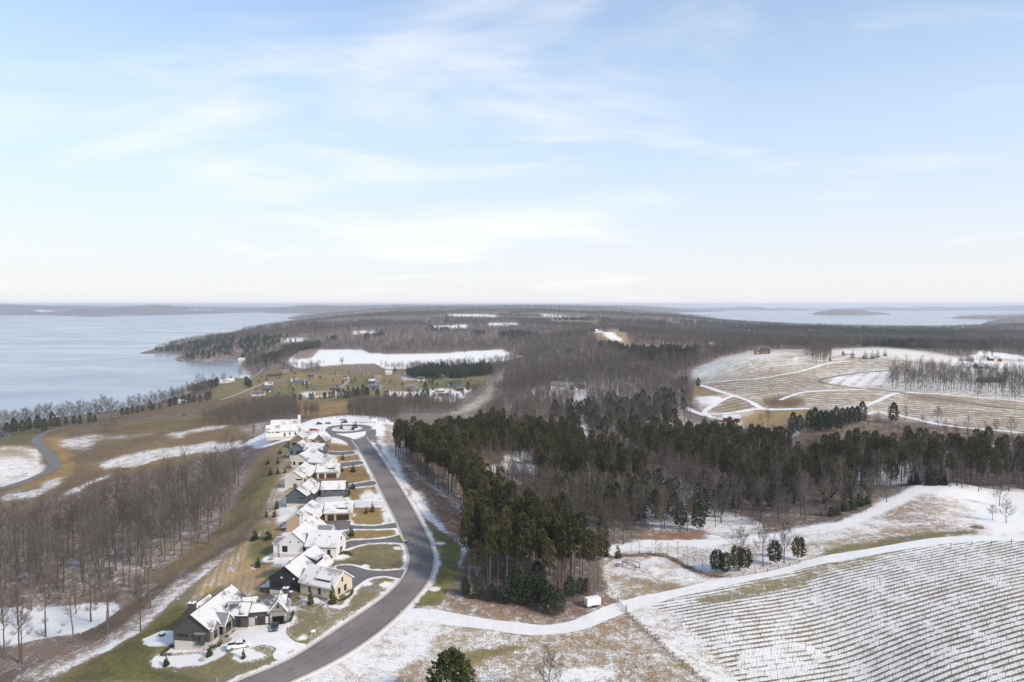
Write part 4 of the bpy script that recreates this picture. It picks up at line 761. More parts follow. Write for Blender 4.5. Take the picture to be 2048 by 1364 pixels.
X, Y = scatter([(480,760),(560,742),(680,752),(760,750),(960,758),(930,795),(780,800),(640,800),(500,792)], 34, 71, .5); k = G.random(len(X)) < .5; more('bare', X[k], Y[k], G.uniform(.4, .8, k.sum())); more('wpine', X[~k], Y[~k], G.uniform(.25, .6, (~k).sum()))
# woods between village and vineyard hills
X, Y = scatter([(960,835),(1000,812),(1030,775),(1060,750),(1130,742),(1200,735),(1300,750),(1372,775),(1385,800),(1380,835),(1330,865),(1230,880),(1160,870),(1100,862),(1000,850)], 7.2, 26); k = ~inside(atl([(1095,790),(1120,772),(1150,775),(1150,792)]), X, Y) & ~inside(atl([(1150,790),(1172,790),(1175,880),(1146,880)]), X, Y) & (G.random(len(X)) < .8)
more('bare', X[k], Y[k], G.uniform(.6, .95, k.sum()))
X, Y = scatter([(1100,830),(1180,815),(1300,800),(1370,800),(1370,845),(1230,880),(1120,865)], 17, 27); more('wpine', X, Y, G.uniform(.7, 1.1, len(X)))
X, Y = scatter([(1765,778),(1790,742),(1830,738),(1900,745),(2200,758),(2200,803),(1990,793),(1880,784)], 8, 28); k = G.random(len(X)) < .8; more('bare', X[k], Y[k], G.uniform(.65, 1.0, k.sum()))
X, Y = scatter([(1605,715),(1640,700),(1665,705),(1660,728),(1630,728)], 8, 29); more('bare', X, Y, G.uniform(.7, 1, len(X)))
X, Y = scatter([(1560,862),(1640,830),(1740,836),(1820,862),(1900,856),(2048,880),(2200,900),(2200,915),(1900,905),(1640,900)], 7, 30); more('brush', X, Y, G.uniform(.8, 2.4, len(X)))
k = G.random(len(X)) < .35; more('bare', X[k], Y[k], G.uniform(.3, .55, k.sum()))
for px, py, s in [(1705,716,1.5),(1730,717,1.4),(1745,717,1.3),(1755,715,1.4),(1770,712,1.2),(1660,722,.9),(1920,722,1.2),(1935,722,1.1),(1945,724,1),(2010,760,1.6),(2020,750,1.2)]:
    p = at(px, py); tree('spruce', 'spruce_tree', p[0], p[1], s, 'tall dark spruce by the hilltop farm buildings', 'tree', 'spruces by the hilltop farm')
for i, (px, py, s) in enumerate([(1600,868,1.0),(1618,862,1.15),(1630,860,1.2),(1642,858,1.1),(1652,858,1.1),(1662,856,1.0),(1672,854,1.1),(1684,853,1.0),(1694,851,1.1),(1704,850,1.0),(1714,849,1.05),(1724,847,1.2),(1636,866,1.1),(1656,864,1.0),(1586,868,1.15),(1786,846,1.25),(1676,862,1)]):
    p = at(px, py); tree('wpine', 'evergreen_tree', p[0], p[1], s * .95, 'dark evergreen in the windbreak below the hillside vineyards' if i != 15 else 'leaning dark evergreen standing apart in the brushy hollow', 'tree', 'windbreak below the hillside vineyards' if i != 15 else None)
for px, py, s in [(1876,858,1.1),(1990,872,.9),(2022,876,1.1),(1935,866,.8),(1845,862,.8),(1536,850,.9),(1810,842,.8),(1520,848,.6),(1955,800,.9),(2030,805,.9)]:
    p = at(px, py); tree('wide', 'bare_tree', p[0], p[1], s * .9, 'round leafless tree standing alone by the hillside vineyards', 'tree', 'lone bare trees by the vineyards')
for px, py in [(1365,772),(1372,772),(1358,774),(1396,774)]:
    p = at(px, py); tree('wpine', 'evergreen_tree', p[0], p[1], .8, 'dark evergreen at the corner of the far snowy vineyard', 'tree', 'evergreens at the vineyard corner')
for px, py in [(432,722),(400,716)]:
    p = at(px, py); tree('rust', 'oak_tree', p[0], p[1], 1.1, 'oak holding rusty leaves on the headland shore', 'tree', 'rusty oaks on the headland')
p = at(1040, 1090); tree('rust', 'oak_tree', p[0], p[1], .5, 'small oak holding orange leaves among the plantation pines', 'tree')
# the rolling woods beyond, as far as the bays
def far_woods():
    g = np.random.default_rng(123); out = []
    for r0, r1, sp in ((620, 1300, 8.5), (1300, 2200, 10.5), (2200, 3600, 15), (3600, 6200, 24), (6200, 15500, 58)):
        n = int(.5 * (r1 * r1 - r0 * r0) * R(88) / sp ** 2); r = np.sqrt(g.uniform(r0 * r0, r1 * r1, n)); a = g.uniform(R(-44), R(44), n); x, y = r * np.sin(a), r * np.cos(a); z = zat(x, y)
        k = (z > LAKE + 2.2) & ~open_at(x, y); x, y, r = x[k], y[k], r[k]
        s = g.uniform(.75, 1.08, len(x)) * (1 + np.clip((r - 2500) / 9000, 0, 1.0) * .6); out.append((x, y, s, r))
    x, y, s, r = (np.concatenate(q) for q in zip(*out))
    nz = fbm(x / 260, y / 260, 41, 4) + .35 * fbm(x / 60, y / 60, 45, 2); con = nz > .38
    con |= inside(atl([(1360,640),(1500,650),(1900,660),(1960,668),(1900,676),(1500,664),(1360,652)]), x, y) & (g.random(len(x)) < .7)
    con |= inside(atl([(1230,700),(1300,690),(1400,700),(1390,720),(1290,725)]), x, y) & (g.random(len(x)) < .75)
    con |= inside(atl([(290,706),(400,684),(470,672),(470,685),(400,703)]), x, y) & (g.random(len(x)) < .5)
    # keep the mapped near ground free: those stands are placed above
    near = (r < 1000) & (x > -250) & ~inside(atl([(960,790),(1000,740),(1130,725),(1300,735),(1380,740),(1560,690),(2300,700),(2300,640),(300,640),(500,760)]), x, y)
    near |= (r < 1250) & (x < -120); k = ~near
    more('bare', x[k & ~con], y[k & ~con], s[k & ~con] * .92); more('wpine', x[k & con], y[k & con], s[k & con] * .95)
far_woods()
def woods_object(name, kinds, protos, label):
    col = bpy.data.collections.new(name + '_kinds')
    for i, me in enumerate(protos): col.objects.link(bpy.data.objects.new('%s_%02d' % (name, i), me))
    X = np.concatenate([q[0] for k in kinds for q in STUFF.get(k, [])]); Y = np.concatenate([q[1] for k in kinds for q in STUFF.get(k, [])]); S = np.concatenate([q[2] for k in kinds for q in STUFF.get(k, [])])
    me = bpy.data.meshes.new(name); me.vertices.add(len(X)); me.vertices.foreach_set('co', np.stack([X, Y, zat(X, Y)], 1).astype(np.float32).ravel())
    g = np.random.default_rng(5)
    for nm, ty, d in (('size', 'FLOAT', S), ('turn', 'FLOAT', g.uniform(0, 6.28, len(X))), ('pick', 'INT', g.integers(0, len(protos), len(X)))):
        a = me.attributes.new(nm, ty, 'POINT'); a.data.foreach_set('value', d.astype(np.int32 if ty == 'INT' else np.float32))
    o = bpy.data.objects.new(name, me); COL.objects.link(o); tag(o, label, None, None, 'stuff')
    nt = bpy.data.node_groups.new(name, 'GeometryNodeTree'); nt.interface.new_socket('Geometry', in_out='INPUT', socket_type='NodeSocketGeometry'); nt.interface.new_socket('Geometry', in_out='OUTPUT', socket_type='NodeSocketGeometry')
    L = nt.links.new; gi = N(nt, 'NodeGroupInput'); go = N(nt, 'NodeGroupOutput'); mp = N(nt, 'GeometryNodeMeshToPoints'); ip = N(nt, 'GeometryNodeInstanceOnPoints'); ci = N(nt, 'GeometryNodeCollectionInfo')
    ci.inputs['Collection'].default_value = col; ci.inputs['Separate Children'].default_value = True; ci.inputs['Reset Children'].default_value = True; ip.inputs['Pick Instance'].default_value = True
    def na(n_, t_): q = N(nt, 'GeometryNodeInputNamedAttribute', data_type=t_); q.inputs['Name'].default_value = n_; return q.outputs['Attribute']
    L(gi.outputs[0], mp.inputs[0]); L(mp.outputs[0], ip.inputs['Points']); L(ci.outputs[0], ip.inputs['Instance']); L(na('pick', 'INT'), ip.inputs['Instance Index']); L(na('size', 'FLOAT'), ip.inputs['Scale'])
    cx = N(nt, 'ShaderNodeCombineXYZ'); L(na('turn', 'FLOAT'), cx.inputs[2]); L(cx.outputs[0], ip.inputs['Rotation']); L(ip.outputs[0], go.inputs[0])
    md = o.modifiers.new('trees', 'NODES'); md.node_group = nt; return o
def joined(pair, name):
    a, b = pair; V = [v.co[:] for v in a.vertices] + [v.co[:] for v in b.vertices]; n = len(a.vertices); Fc = [tuple(p.vertices) for p in a.polygons] + [tuple(n + i for i in p.vertices) for p in b.polygons]
    me = bpy.data.meshes.new(name); me.from_pydata(V, [], Fc); me.materials.append(a.materials[0]); me.materials.append(b.materials[0]); me.polygons.foreach_set('material_index', np.array([0] * len(a.polygons) + [1] * len(b.polygons), np.int32)); me.update(); return me
LB = [joined(bare_meshes(200 + i, 15 + i, .22 + .06 * (i % 4), .30 - .03 * (i % 4), 12 + i % 3, 4, 5, 1.8, n=3), 'bare_form') for i in range(7)]
LP = [joined(K['pine'][i], 'pine_form') for i in range(3)]
LW = [joined(pine_meshes(220 + i, 15 + i, .14, 3.4, 110, 5, 1.6, M_SPRUCE, n=3), 'evergreen_form') for i in range(3)]
woods_object('bare_woodland', ['bare'], LB, 'grey-brown leafless woods covering the hills')
woods_object('pine_woodland', ['pine'], LP, 'dense dark green pine woods in the middle ground')
woods_object('evergreen_woodland', ['wpine'], LW, 'scattered dark evergreens through the bare woods')
woods_object('underbrush', ['brush'], [bush_meshes(300 + i, 2.0, 2.0, 40) for i in range(3)], 'thin brown brush under and beside the woods')
# ---------------------------------------------------------------- houses of the street
def rot2(x, y, a): return x * math.cos(a) - y * math.sin(a), x * math.sin(a) + y * math.cos(a)
M_GLASS = mat('window_glass', (.025, .028, .034), .15, .6); M_FRAME = mat('dark_frame', (.03, .03, .032), .5, .3); M_WFRAME = mat('white_frame', (.7, .69, .67), .6, .3)
M_CONC = mat('foundation_concrete', (.47, .44, .41), .9, .1, .12, 1.2); M_METAL = mat('grey_roof_metal', (.20, .205, .22), .4, .5, .12, .8); M_STONE = mat('stone_cladding', (.33, .29, .25), .9, .1, .35, 3.0)
M_RSNOW = mat('snowy_roof', (.29, .29, .30), .6, .3, .1, 1.0, snow=.565, sscale=.18); M_RDARK = mat('half_snowy_roof', (.075, .075, .08), .5, .4, .1, 1.0, snow=.58, sscale=.15); M_RGREY = mat('grey_snowy_roof', (.19, .195, .21), .5, .4, .1, 1.0, snow=.52, sscale=.2)
M_TRIMW = mat('snow_trim', (.74, .74, .76), .8, .2); M_TRIMD = mat('dark_trim', (.045, .045, .048), .6, .3); M_WOOD = mat('deck_wood', (.17, .125, .095), .8, .1, .2, 2); M_GDARK = mat('dark_garage_door', (.035, .03, .03), .5, .3); M_GBROWN = mat('brown_garage_door', (.085, .045, .036), .6, .3, .1, 3)
class MB:
    def __init__(s): s.V = []; s.F = []
    def box(s, x0, x1, y0, y1, z0, z1, M=None):
        b = len(s.V); P = [Vector((x, y, z)) for z in (z0, z1) for y in (y0, y1) for x in (x0, x1)]; s.V += [M @ p if M else p for p in P]
        s.F += [tuple(b + i for i in f) for f in ((0, 2, 3, 1), (4, 5, 7, 6), (0, 1, 5, 4), (2, 6, 7, 3), (0, 4, 6, 2), (1, 3, 7, 5))]; return s
    def prism(s, poly, h0, h1, M=None):
        n = len(poly); b = len(s.V); s.V += [(M @ Vector((x, y, h))) if M else Vector((x, y, h)) for h in (h0, h1) for x, y in poly]
        s.F += [tuple(b + i for i in range(n))[::-1], tuple(b + n + i for i in range(n))] + [(b + i, b + (i + 1) % n, b + n + (i + 1) % n, b + n + i) for i in range(n)]; return s
    def build(s, name, m, parent=None): return mesh_obj(name, s.V, s.F, m, parent)
class House:
    def __init__(s, name, label, O, ang, z=None, cat='house', group=None):
        s.O = O; s.ang = R(ang); s.z = float(zat(*O)) if z is None else z; s.e = tag(empty(name, (O[0], O[1], s.z), s.ang), label, cat, group); s.walls = {}
    def local(s, x, y): return rot2(x - s.O[0], y - s.O[1], -s.ang)
    def vol(s, x, y, a, w, d, zb, ze, zr, ax, wall, roof, ov=.45, fnd=None, seams=True, left=None, chunk=None, zb2=None):
        """a gabled block: origin corner (x, y) in the house frame, turned a degrees; ridge along x or y"""
        M = Matrix.Translation((x, y, 0)) @ Matrix.Rotation(R(a), 4, 'Z'); b = MB(); fz = zb
        if fnd: f = MB(); f.box(.04, w - .04, .04, d - .04, zb, 0.0, M); f.build('foundation', fnd, s.e); fz = 0.0
        if ax == 'y': prof = [(0, fz), (w, fz), (w, ze), (w / 2, zr), (0, ze)]; q = MB(); Mx = M @ Matrix(((1, 0, 0, 0), (0, 0, 1, 0), (0, 1, 0, 0), (0, 0, 0, 1))); q.prism(prof, 0, d, Mx)
        else: prof = [(0, fz), (d, fz), (d, ze), (d / 2, zr), (0, ze)]; q = MB(); Mx = M @ Matrix(((0, 0, 1, 0), (1, 0, 0, 0), (0, 1, 0, 0), (0, 0, 0, 1))); q.prism(prof, 0, w, Mx)
        q.build('wall', wall, s.e)
        # roof slabs
        rf = MB(); span = w if ax == 'y' else d; ln = d if ax == 'y' else w; sl = (zr - ze) / (span / 2); t = .2
        for sg in (-1, 1):
            u0 = -ov if sg < 0 else span + ov; z0 = ze - ov * sl; pr = [(u0, z0 + .03), (span / 2, zr + .03), (span / 2, zr + .03 + t), (u0, z0 + .03 + t)]
            rf.prism(pr if sg < 0 else pr[::-1], -ov, ln + ov, Mx)
            if seams:
                k = -ov + .3
                while k < ln + ov - .1:
                    pr2 = [(u0, z0 + .03 + t), (span / 2, zr + .03 + t), (span / 2, zr + .07 + t), (u0, z0 + .07 + t)]; rf.prism(pr2 if sg < 0 else pr2[::-1], k, k + .06, Mx); k += .62
        r = rf.build('roof', roof, s.e)
        if seams and span > 7:
            for fu, fl in ((.3, .35), (.27, .7)):
                zz = ze + sl * span * fu + .2; MB().box(-.09, .09, -.09, .09, -.3, .55, Mx @ Matrix.Translation((span * fu, zz, ln * fl)) @ Matrix.Rotation(-math.pi / 2, 4, 'X')).build('vent_pipe', M_FRAME, r)
        rk = MB()
        for e0 in (-ov - .05, ln + ov - .07):
            for sg in (-1, 1):
                u0 = -ov if sg < 0 else span + ov; z0 = ze - ov * sl; pr = [(u0, z0 - .1), (span / 2, zr - .1), (span / 2, zr + .26), (u0, z0 + .26)]; rk.prism(pr if sg < 0 else pr[::-1], e0, e0 + .12, Mx)
        rk.prism([(span / 2 - .12, zr + .2), (span / 2 + .12, zr + .2), (span / 2, zr + .32)], -ov, ln + ov, Mx)
        gt = MB(); z0 = ze - ov * sl
        if seams: [gt.prism([(u, z0 - .05), (u + .13, z0 - .05), (u + .13, z0 + .1), (u, z0 + .1)], -ov, ln + ov, Mx) for u in (-ov - .14, span + ov + .01)]; gt.build('gutter', M_TRIMD if wall in DARKW else M_WFRAME, r)
        rk.build('rake_trim', M_TRIMD if wall in DARKW else M_TRIMW, r)
        return dict(M=M, w=w, d=d, ze=ze, roof=r)
    def feat(s, v, face, u, z, w, h, m, name='window', frame=M_FRAME, out=.06, mull=0, bars=0):
        M, W, D = v['M'], v['w'], v['d']
        T = {'f': M, 'b': M @ Matrix.Translation((W, D, 0)) @ Matrix.Rotation(math.pi, 4, 'Z'), 'r': M @ Matrix.Translation((W, 0, 0)) @ Matrix.Rotation(math.pi / 2, 4, 'Z'), 'l': M @ Matrix.Translation((0, D, 0)) @ Matrix.Rotation(-math.pi / 2, 4, 'Z')}[face]
        fr = MB(); t = .09; fr.box(u - t, u + w + t, -out, .05, z - t, z, T); fr.box(u - t, u + w + t, -out, .05, z + h, z + h + t, T); fr.box(u - t, u, -out, .05, z, z + h, T); fr.box(u + w, u + w + t, -out, .05, z, z + h, T)
        for k in range(1, mull + 1): c = u + w * k / (mull + 1); fr.box(c - .04, c + .04, -out, .04, z, z + h, T)
        for k in range(1, bars + 1): c = z + h * k / (bars + 1); fr.box(u, u + w, -out + .004, .036, c - .035, c + .035, T)
        o = fr.build(name, frame, s.e); p = MB(); p.box(u, u + w, -.025, .04, z, z + h, T); p.build('pane' if name == 'window' or bars else 'panel', m, o); return o
    def box(s, name, x0, x1, y0, y1, z0, z1, m, parent=None, a=0, ox=0, oy=0):
        M = Matrix.Translation((ox, oy, 0)) @ Matrix.Rotation(R(a), 4, 'Z'); return MB().box(x0, x1, y0, y1, z0, z1, M).build(name, m, parent or s.e)
    def chimney(s, x, y, w, zb, zt, m):
        o = s.box('chimney', x - w / 2, x + w / 2, y - w * .4, y + w * .4, zb, zt, m); s.box('cap', x - w / 2 - .08, x + w / 2 + .08, y - w * .4 - .08, y + w * .4 + .08, zt + .003, zt + .12, M_TRIMW, o); s.box('flue', x - .13, x + .13, y - .13, y + .13, zt + .123, zt + .55, M_FRAME, o)
    def shed(s, v, x, y, w, d, z0, h0, h1, wall, roof, face='f'):
        """dormer with a single sloping snow-covered roof"""
        M = v['M'] @ Matrix.Translation((x, y, 0)); 
        if face == 'r': M = M @ Matrix.Rotation(math.pi / 2, 4, 'Z')
        Mx = M @ Matrix(((0, 0, 1, 0), (1, 0, 0, 0), (0, 1, 0, 0), (0, 0, 0, 1))); b = MB(); b.prism([(0, z0), (d, z0), (d, h1), (0, h0)], 0, w, Mx); o = b.build('dormer', wall, s.e)
        r = MB(); sl = (h1 - h0) / d; r.prism([(-.4, h0 - .4 * sl + .03), (d + .1, h1 + .1 * sl + .03), (d + .1, h1 + .1 * sl + .2), (-.4, h0 - .4 * sl + .2)], -.3, w + .3, Mx); r.build('dormer_roof', roof, o)
        g = MB()
        for k in range(3): g.box(.3 + k * (w - .6) / 3 + .08, .3 + (k + 1) * (w - .6) / 3 - .08, -.04, .02, h0 - .75, h0 - .2, M)
        g.build('pane', M_GLASS, o)
W1 = mat('dark_grey_siding', (.068, .066, .065), .7, .2, .12, 1.5); W2 = mat('black_siding', (.036, .040, .046), .7, .2, .12, 1.5); W2c = mat('cream_siding', (.52, .455, .36), .8, .2, .07, 1.5); W3 = mat('white_siding', (.66, .65, .645), .8, .2, .05, 1.5)
W4 = mat('tan_siding', (.42, .31, .205), .8, .2, .08, 1.5); W5 = mat('slate_siding', (.085, .098, .11), .7, .2, .1, 1.5); W6 = mat('pale_grey_siding', (.53, .50, .475), .8, .2, .06, 1.5); W7 = mat('ivory_siding', (.56, .53, .49), .8, .2, .06, 1.5); W8 = mat('blue_grey_siding', (.115, .135, .165), .7, .2, .1, 1.5); W9 = mat('brown_stone', (.22, .165, .115), .85, .1, .3, 2.5); W1b = mat('grey_stone_siding', (.24, .225, .21), .85, .1, .2, 3)
DARKW = (W1, W2, W5, W8)
def garage_doors(h, v, cols, m, bars=0, mull=0, frame=M_FRAME, z=.05, ht=2.3):
    for u, w in cols: h.feat(v, 'f', u, z, w, ht, m, 'garage_door', frame, .05, mull, bars)
def lamps(h, v, us, z=2.5):
    for u in us:
        M = v['M']; MB().box(u - .1, u + .1, -.22, .03, z - .25, z + .15, M).build('wall_lamp', M_TRIMW, h.e)
# 1: dark grey house with angled three-door garage
h = House('house', 'dark charcoal farmhouse with angled three-door garage and pickup outside', (-90.6, 178.6), -8, 0)
m1 = h.vol(0, 0, 0, 10, 19.3, -4.2, 3.7, 7.3, 'y', W1, M_RDARK, .5, M_CONC)
h.feat(m1, 'f', 1.0, 1.2, 3.0, .55, M_GLASS, mull=2); bay = h.box('bay_window', 6.6, 8.9, -.7, .02, -.6, 2.4, W1); h.box('bay_roof', 6.3, 9.2, -1.0, 0, 2.42, 2.6, M_METAL, bay); h.box('pane', 7.3, 8.1, -.73, -.703, .3, 1.7, M_GLASS, bay)
gx, gy = h.local(-75.6, 186.3); g1 = h.vol(gx, gy, 19, 11.6, 7.6, -1.0, 4.0, 6.6, 'x', W1, M_RDARK, .45, M_CONC)
garage_doors(h, g1, [(1.0, 2.6)], mat('pale_garage_door', (.36, .35, .34), .5, .3), frame=M_FRAME); garage_doors(h, g1, [(4.4, 2.9)], M_GDARK); 
dg = MB(); [dg.box(6.4, 7.2, -.075, -.052, .4 + k * .5, .72 + k * .5, g1['M']) for k in range(4)]; dg.build('door_lights', M_WFRAME, h.e)
x2 = MB(); gg = h.vol(*(g1['M'] @ Vector((7.6, -.5, 0)))[:2], 19, 4.6, 6.2, -1.0, 4.0, 6.9, 'y', W1b, M_RGREY, .4, M_CONC); h.feat(gg, 'f', .8, .05, 3.0, 2.2, mat('open_garage_shade', (.012, .012, .014), .9, .05), 'garage_door', M_FRAME); h.feat(gg, 'f', 2.0, 4.6, .55, .8, M_GLASS); lamps(h, gg, (.4, 4.2)); lamps(h, g1, (.6, 3.95))  # flat near-black door panel: shade inside the open garage put into its colour
lk = h.vol(9.6, 8.6, 8, 6.2, 5.6, -1, 3.4, 5.8, 'x', W1, M_RDARK, .3, M_CONC); h.feat(lk, 'f', 3.2, .1, 1.1, 2.2, M_GLASS, 'door')
pr = h.vol(7.2, 4.6, 0, 4.6, 3.8, -1.6, 3.1, 5.2, 'x', W1b, M_METAL, .45, M_STONE); h.feat(pr, 'r', .7, .2, 2.4, 2.3, M_GLASS, mull=1); h.feat(pr, 'f', 3.0, .1, 1.0, 2.2, M_GLASS, 'door')
bw = h.vol(7.6, .6, 0, 3.0, 3.4, -3.0, 3.3, 5.2, 'x', W1b, M_RDARK, .35, M_CONC); h.feat(bw, 'r', 1.0, .4, 1.3, 1.9, M_GLASS, mull=1, bars=1)
h.chimney(2.4, 4.6, 1.7, 2, 8.4, W1); h.chimney(*(g1['M'] @ Vector((11.2, 6.2, 0)))[:2], 1.5, 0, 7.6, W1)
bk = h.vol(-3.2, 9.5, 0, 4.2, 8.5, -4, 2.9, 4.6, 'y', W1, M_RSNOW, .4, M_CONC)
st = MB(); [st.box(11.8, 14.5, 3.2 - k * .45, 3.65 - k * .45, -1.6, -.2 - k * .16) for k in range(4)]; st.build('entry_steps', M_STONE, h.e)
# 2: black gable with cream garage wing
h = House('house', 'black gabled house with cream garage wing and snowy shed dormers', (-76.6, 211.2), -11, 0)
m = h.vol(0, 0, 0, 10.8, 19.3, -3.4, 3.9, 7.8, 'y', W2, M_RSNOW, .45, M_CONC)
h.feat(m, 'f', 1.2, .9, 3.2, 1.8, M_GLASS, mull=2, bars=1); h.feat(m, 'f', 7.2, .9, 2.4, 1.9, M_GLASS, mull=1); h.feat(m, 'f', 5.0, 5.2, .7, 1.2, M_GLASS)
MB().box(4.05, 4.5, -.3, .02, 4.0, 4.4).build('wall_lamp', M_TRIMW, h.e); MB().box(8.2, 8.7, -.3, .02, 3.9, 4.3).build('wall_lamp', M_TRIMW, h.e)
gx, gy = h.local(-65.9, 208.2); g = h.vol(gx, gy, -13, 12.6, 9.4, -.8, 3.9, 7.4, 'x', W2c, M_RSNOW, .45, M_CONC)
h.feat(g, 'f', 3.3, 1.1, .8, 1.5, M_GLASS); h.feat(g, 'f', 7.0, 1.0, .9, 1.8, M_GLASS); h.feat(g, 'r', 2.4, 1.0, 1.0, 1.7, M_GLASS); h.feat(g, 'r', 5.4, 1.0, 1.0, 1.7, M_GLASS); h.feat(g, 'r', 4.2, 4.3, .6, 1.2, M_GLASS)
h.shed(g, 5.6, 1.0, 5.2, 3.6, 4.2, 5.6, 7.1, W2, M_RSNOW); h.shed(m, 10.3, 11.0, 5.0, 4.0, 4.0, 6.0, 7.5, W2, M_RSNOW, 'r')
en = h.vol(9.8, 9.8, 0, 3.2, 7.6, -.8, 3.4, 5.2, 'y', M_STONE, M_RSNOW, .3); h.feat(en, 'r', .8, .3, 2.4, 2.1, M_GLASS, mull=2, bars=1); h.feat(en, 'r', 4.2, .1, 1.0, 2.2, M_WOOD, 'door')
pd = MB(); pd.box(-4.2, -.05, 2.0, 8.5, -.4, -.15); pd.build('deck', M_TRIMW, h.e); ps = MB(); [ps.box(x, x + .18, y, y + .18, -4.6, -.402) for x in (-4.1, -.4) for y in (2.1, 8.2)]; ps.build('deck_post', M_FRAME, h.e)
pf = MB(); pf.box(-5.0, 1.5, 8.6, 15.0, 3.6, 3.8); pf.build('porch_roof', M_RSNOW, h.e)
sr = MB(); [sr.box(-2.1, -.7, 1.75 - k * .34, 2.0 - k * .34, -.5 - k * .36, -.42 - k * .36) for k in range(9)]; sr.build('stair_treads', M_WOOD, h.e); rl = MB(); rl.box(-4.2, -4.12, 2.0, 8.5, .7, .78); rl.box(-4.2, -2.2, 2.0, 2.08, .7, .78); [rl.box(-4.2, -4.12, y, y + .08, -.15, .7) for y in (2.0, 4.1, 6.2, 8.4)]; rl.build('railing', M_FRAME, h.e)
# 3: white farmhouse
h = House('house', 'white gabled farmhouse with grey metal porch roof and side wing', (-84, 242.2), -7, 0)
m = h.vol(0, 0, 0, 10.4, 19.3, -2.6, 4.0, 8.2, 'y', W3, M_RSNOW, .4, M_CONC)
h.feat(m, 'f', 1.2, .8, 1.8, 2.0, M_GLASS, mull=1); h.feat(m, 'f', 9.0, 1.4, .9, 1.4, M_GLASS); h.feat(m, 'f', 4.0, 4.3, .3, .3, M_GLASS); h.feat(m, 'f', 7.2, 4.3, .3, .3, M_GLASS)
gx, gy = h.local(-73.4, 239.4); g = h.vol(gx, gy, 2, 11.0, 10.2, -1.4, 4.0, 7.7, 'x', W3, M_RSNOW, .45, M_CONC); h.feat(g, 'f', 3.2, 1.0, .8, 1.5, M_GLASS); h.feat(g, 'f', 7.8, .6, .9, 2.0, M_GLASS); h.feat(g, 'r', 3.8, .6, 2.3, 1.5, M_GLASS, mull=1, bars=1); h.feat(g, 'r', 4.8, 4.6, .6, 1.3, M_GLASS)
pr = h.vol(9.2, 11.0, 0, 5.2, 6.0, -.8, 3.2, 6.2, 'x', W3, M_METAL, .4); h.chimney(4.0, 10.6, 1.6, 2, 10.2, W3)
bp = h.vol(-2.6, .6, 0, 3.2, 7, -2.4, 3.4, 4.4, 'x', W3, M_METAL, .3, M_CONC)
b = MB(); [b.box(-3.4 + .9 * k, -2.7 + .9 * k, -1.6 - .3 * k, -.3, -3.2, -1.4 - .25 * k) for k in range(3)]; b.build('patio_steps', M_STONE, h.e)
# 4: tan house
def type_a(label, O, ang, wall, roof, gpos, gang, gdoor, d=17, bars=0, mull=0, chim=None, win=True, dorm=True, trim=None, gw=10.8):
    h = House('house', label, O, ang, 0); m = h.vol(0, 0, 0, 9.2, d, -4.0, 3.6, 6.9, 'y', wall, roof, .4, M_CONC if wall not in (W4, W6) else None)
    if win: h.feat(m, 'f', 5.6, 2.4, 2.9, .45, M_GLASS, mull=1)
    gx, gy = h.local(*gpos); g = h.vol(gx, gy, gang - ang, gw, 7.8, -1.0, 3.5, 6.4, 'x', wall, roof, .45); garage_doors(h, g, [(1.1, 2.5), (4.7, 5.0)], gdoor, bars, mull); lamps(h, g, (.7, 4.1, 10.2)); 
    lk = h.vol(8.4, gy + 1.4, 0, gx - 7.6, 5, -1.0, 3.2, 5.6, 'x', wall, roof, .3); h.feat(lk, 'f', 1.6, .1, 1.1, 2.2, M_GLASS, 'door')
    pr = h.vol(7.6, 5.5, 0, 2.9, 7, -1.4, 3.0, 4.3, 'y', M_STONE if wall is not W5 else W5, roof, .3); h.feat(pr, 'r', .8, .4, 2.0, 2.0, M_GLASS, mull=1); h.feat(pr, 'r', 4.2, .4, 2.0, 2.0, M_GLASS, mull=1); h.feat(m, 'r', 1.2, .5, 2.6, 1.9, M_GLASS, mull=2)
    if dorm: h.shed(g, 5.2, 1.0, 4.0, 3.2, 4.0, 5.2, 6.4, wall, roof); h.shed(m, 8.9, 4.5, 4.6, 3.6, 3.4, 5.0, 6.5, wall, roof, 'r')
    if chim: h.chimney(*chim, 1.3, 2, 8.0, wall)
    dk = MB(); dk.box(-3.6, -.05, 3, 9, -.5, -.25); dk.build('deck', M_TRIMW, h.e); ps = MB(); [ps.box(x, x + .16, y, y + .16, -4.2, -.502) for x in (-3.5, -.5) for y in (3.1, 8.7)]; ps.build('deck_post', M_WOOD, h.e); rl = MB(); rl.box(-3.6, -3.52, 3, 9, .6, .68); [rl.box(-3.6, -3.52, y, y + .07, -.25, .6) for y in (3.0, 5.0, 7.0, 8.9)]; rl.build('railing', M_FRAME, h.e)
    return h
type_a('tan stucco house with two dark garage doors and a brown drive', (-90.2, 268.6), -3, W4, M_RSNOW, (-77.7, 279.4), 6, M_GDARK, 17, win=False)
type_a('slate house with glazed garage doors and plain snowy roof', (-101.9, 304.2), -3, W5, M_RSNOW, (-89.2, 314.8), 5, mat('door_glass', (.11, .125, .14), .25, .5), 19, 3, 4, (2.2, 5.0), True, False)
type_a('pale grey house with two brown garage doors', (-113.3, 336.2), 0, W6, M_RSNOW, (-100.7, 348.6), 6, M_GBROWN, 19)
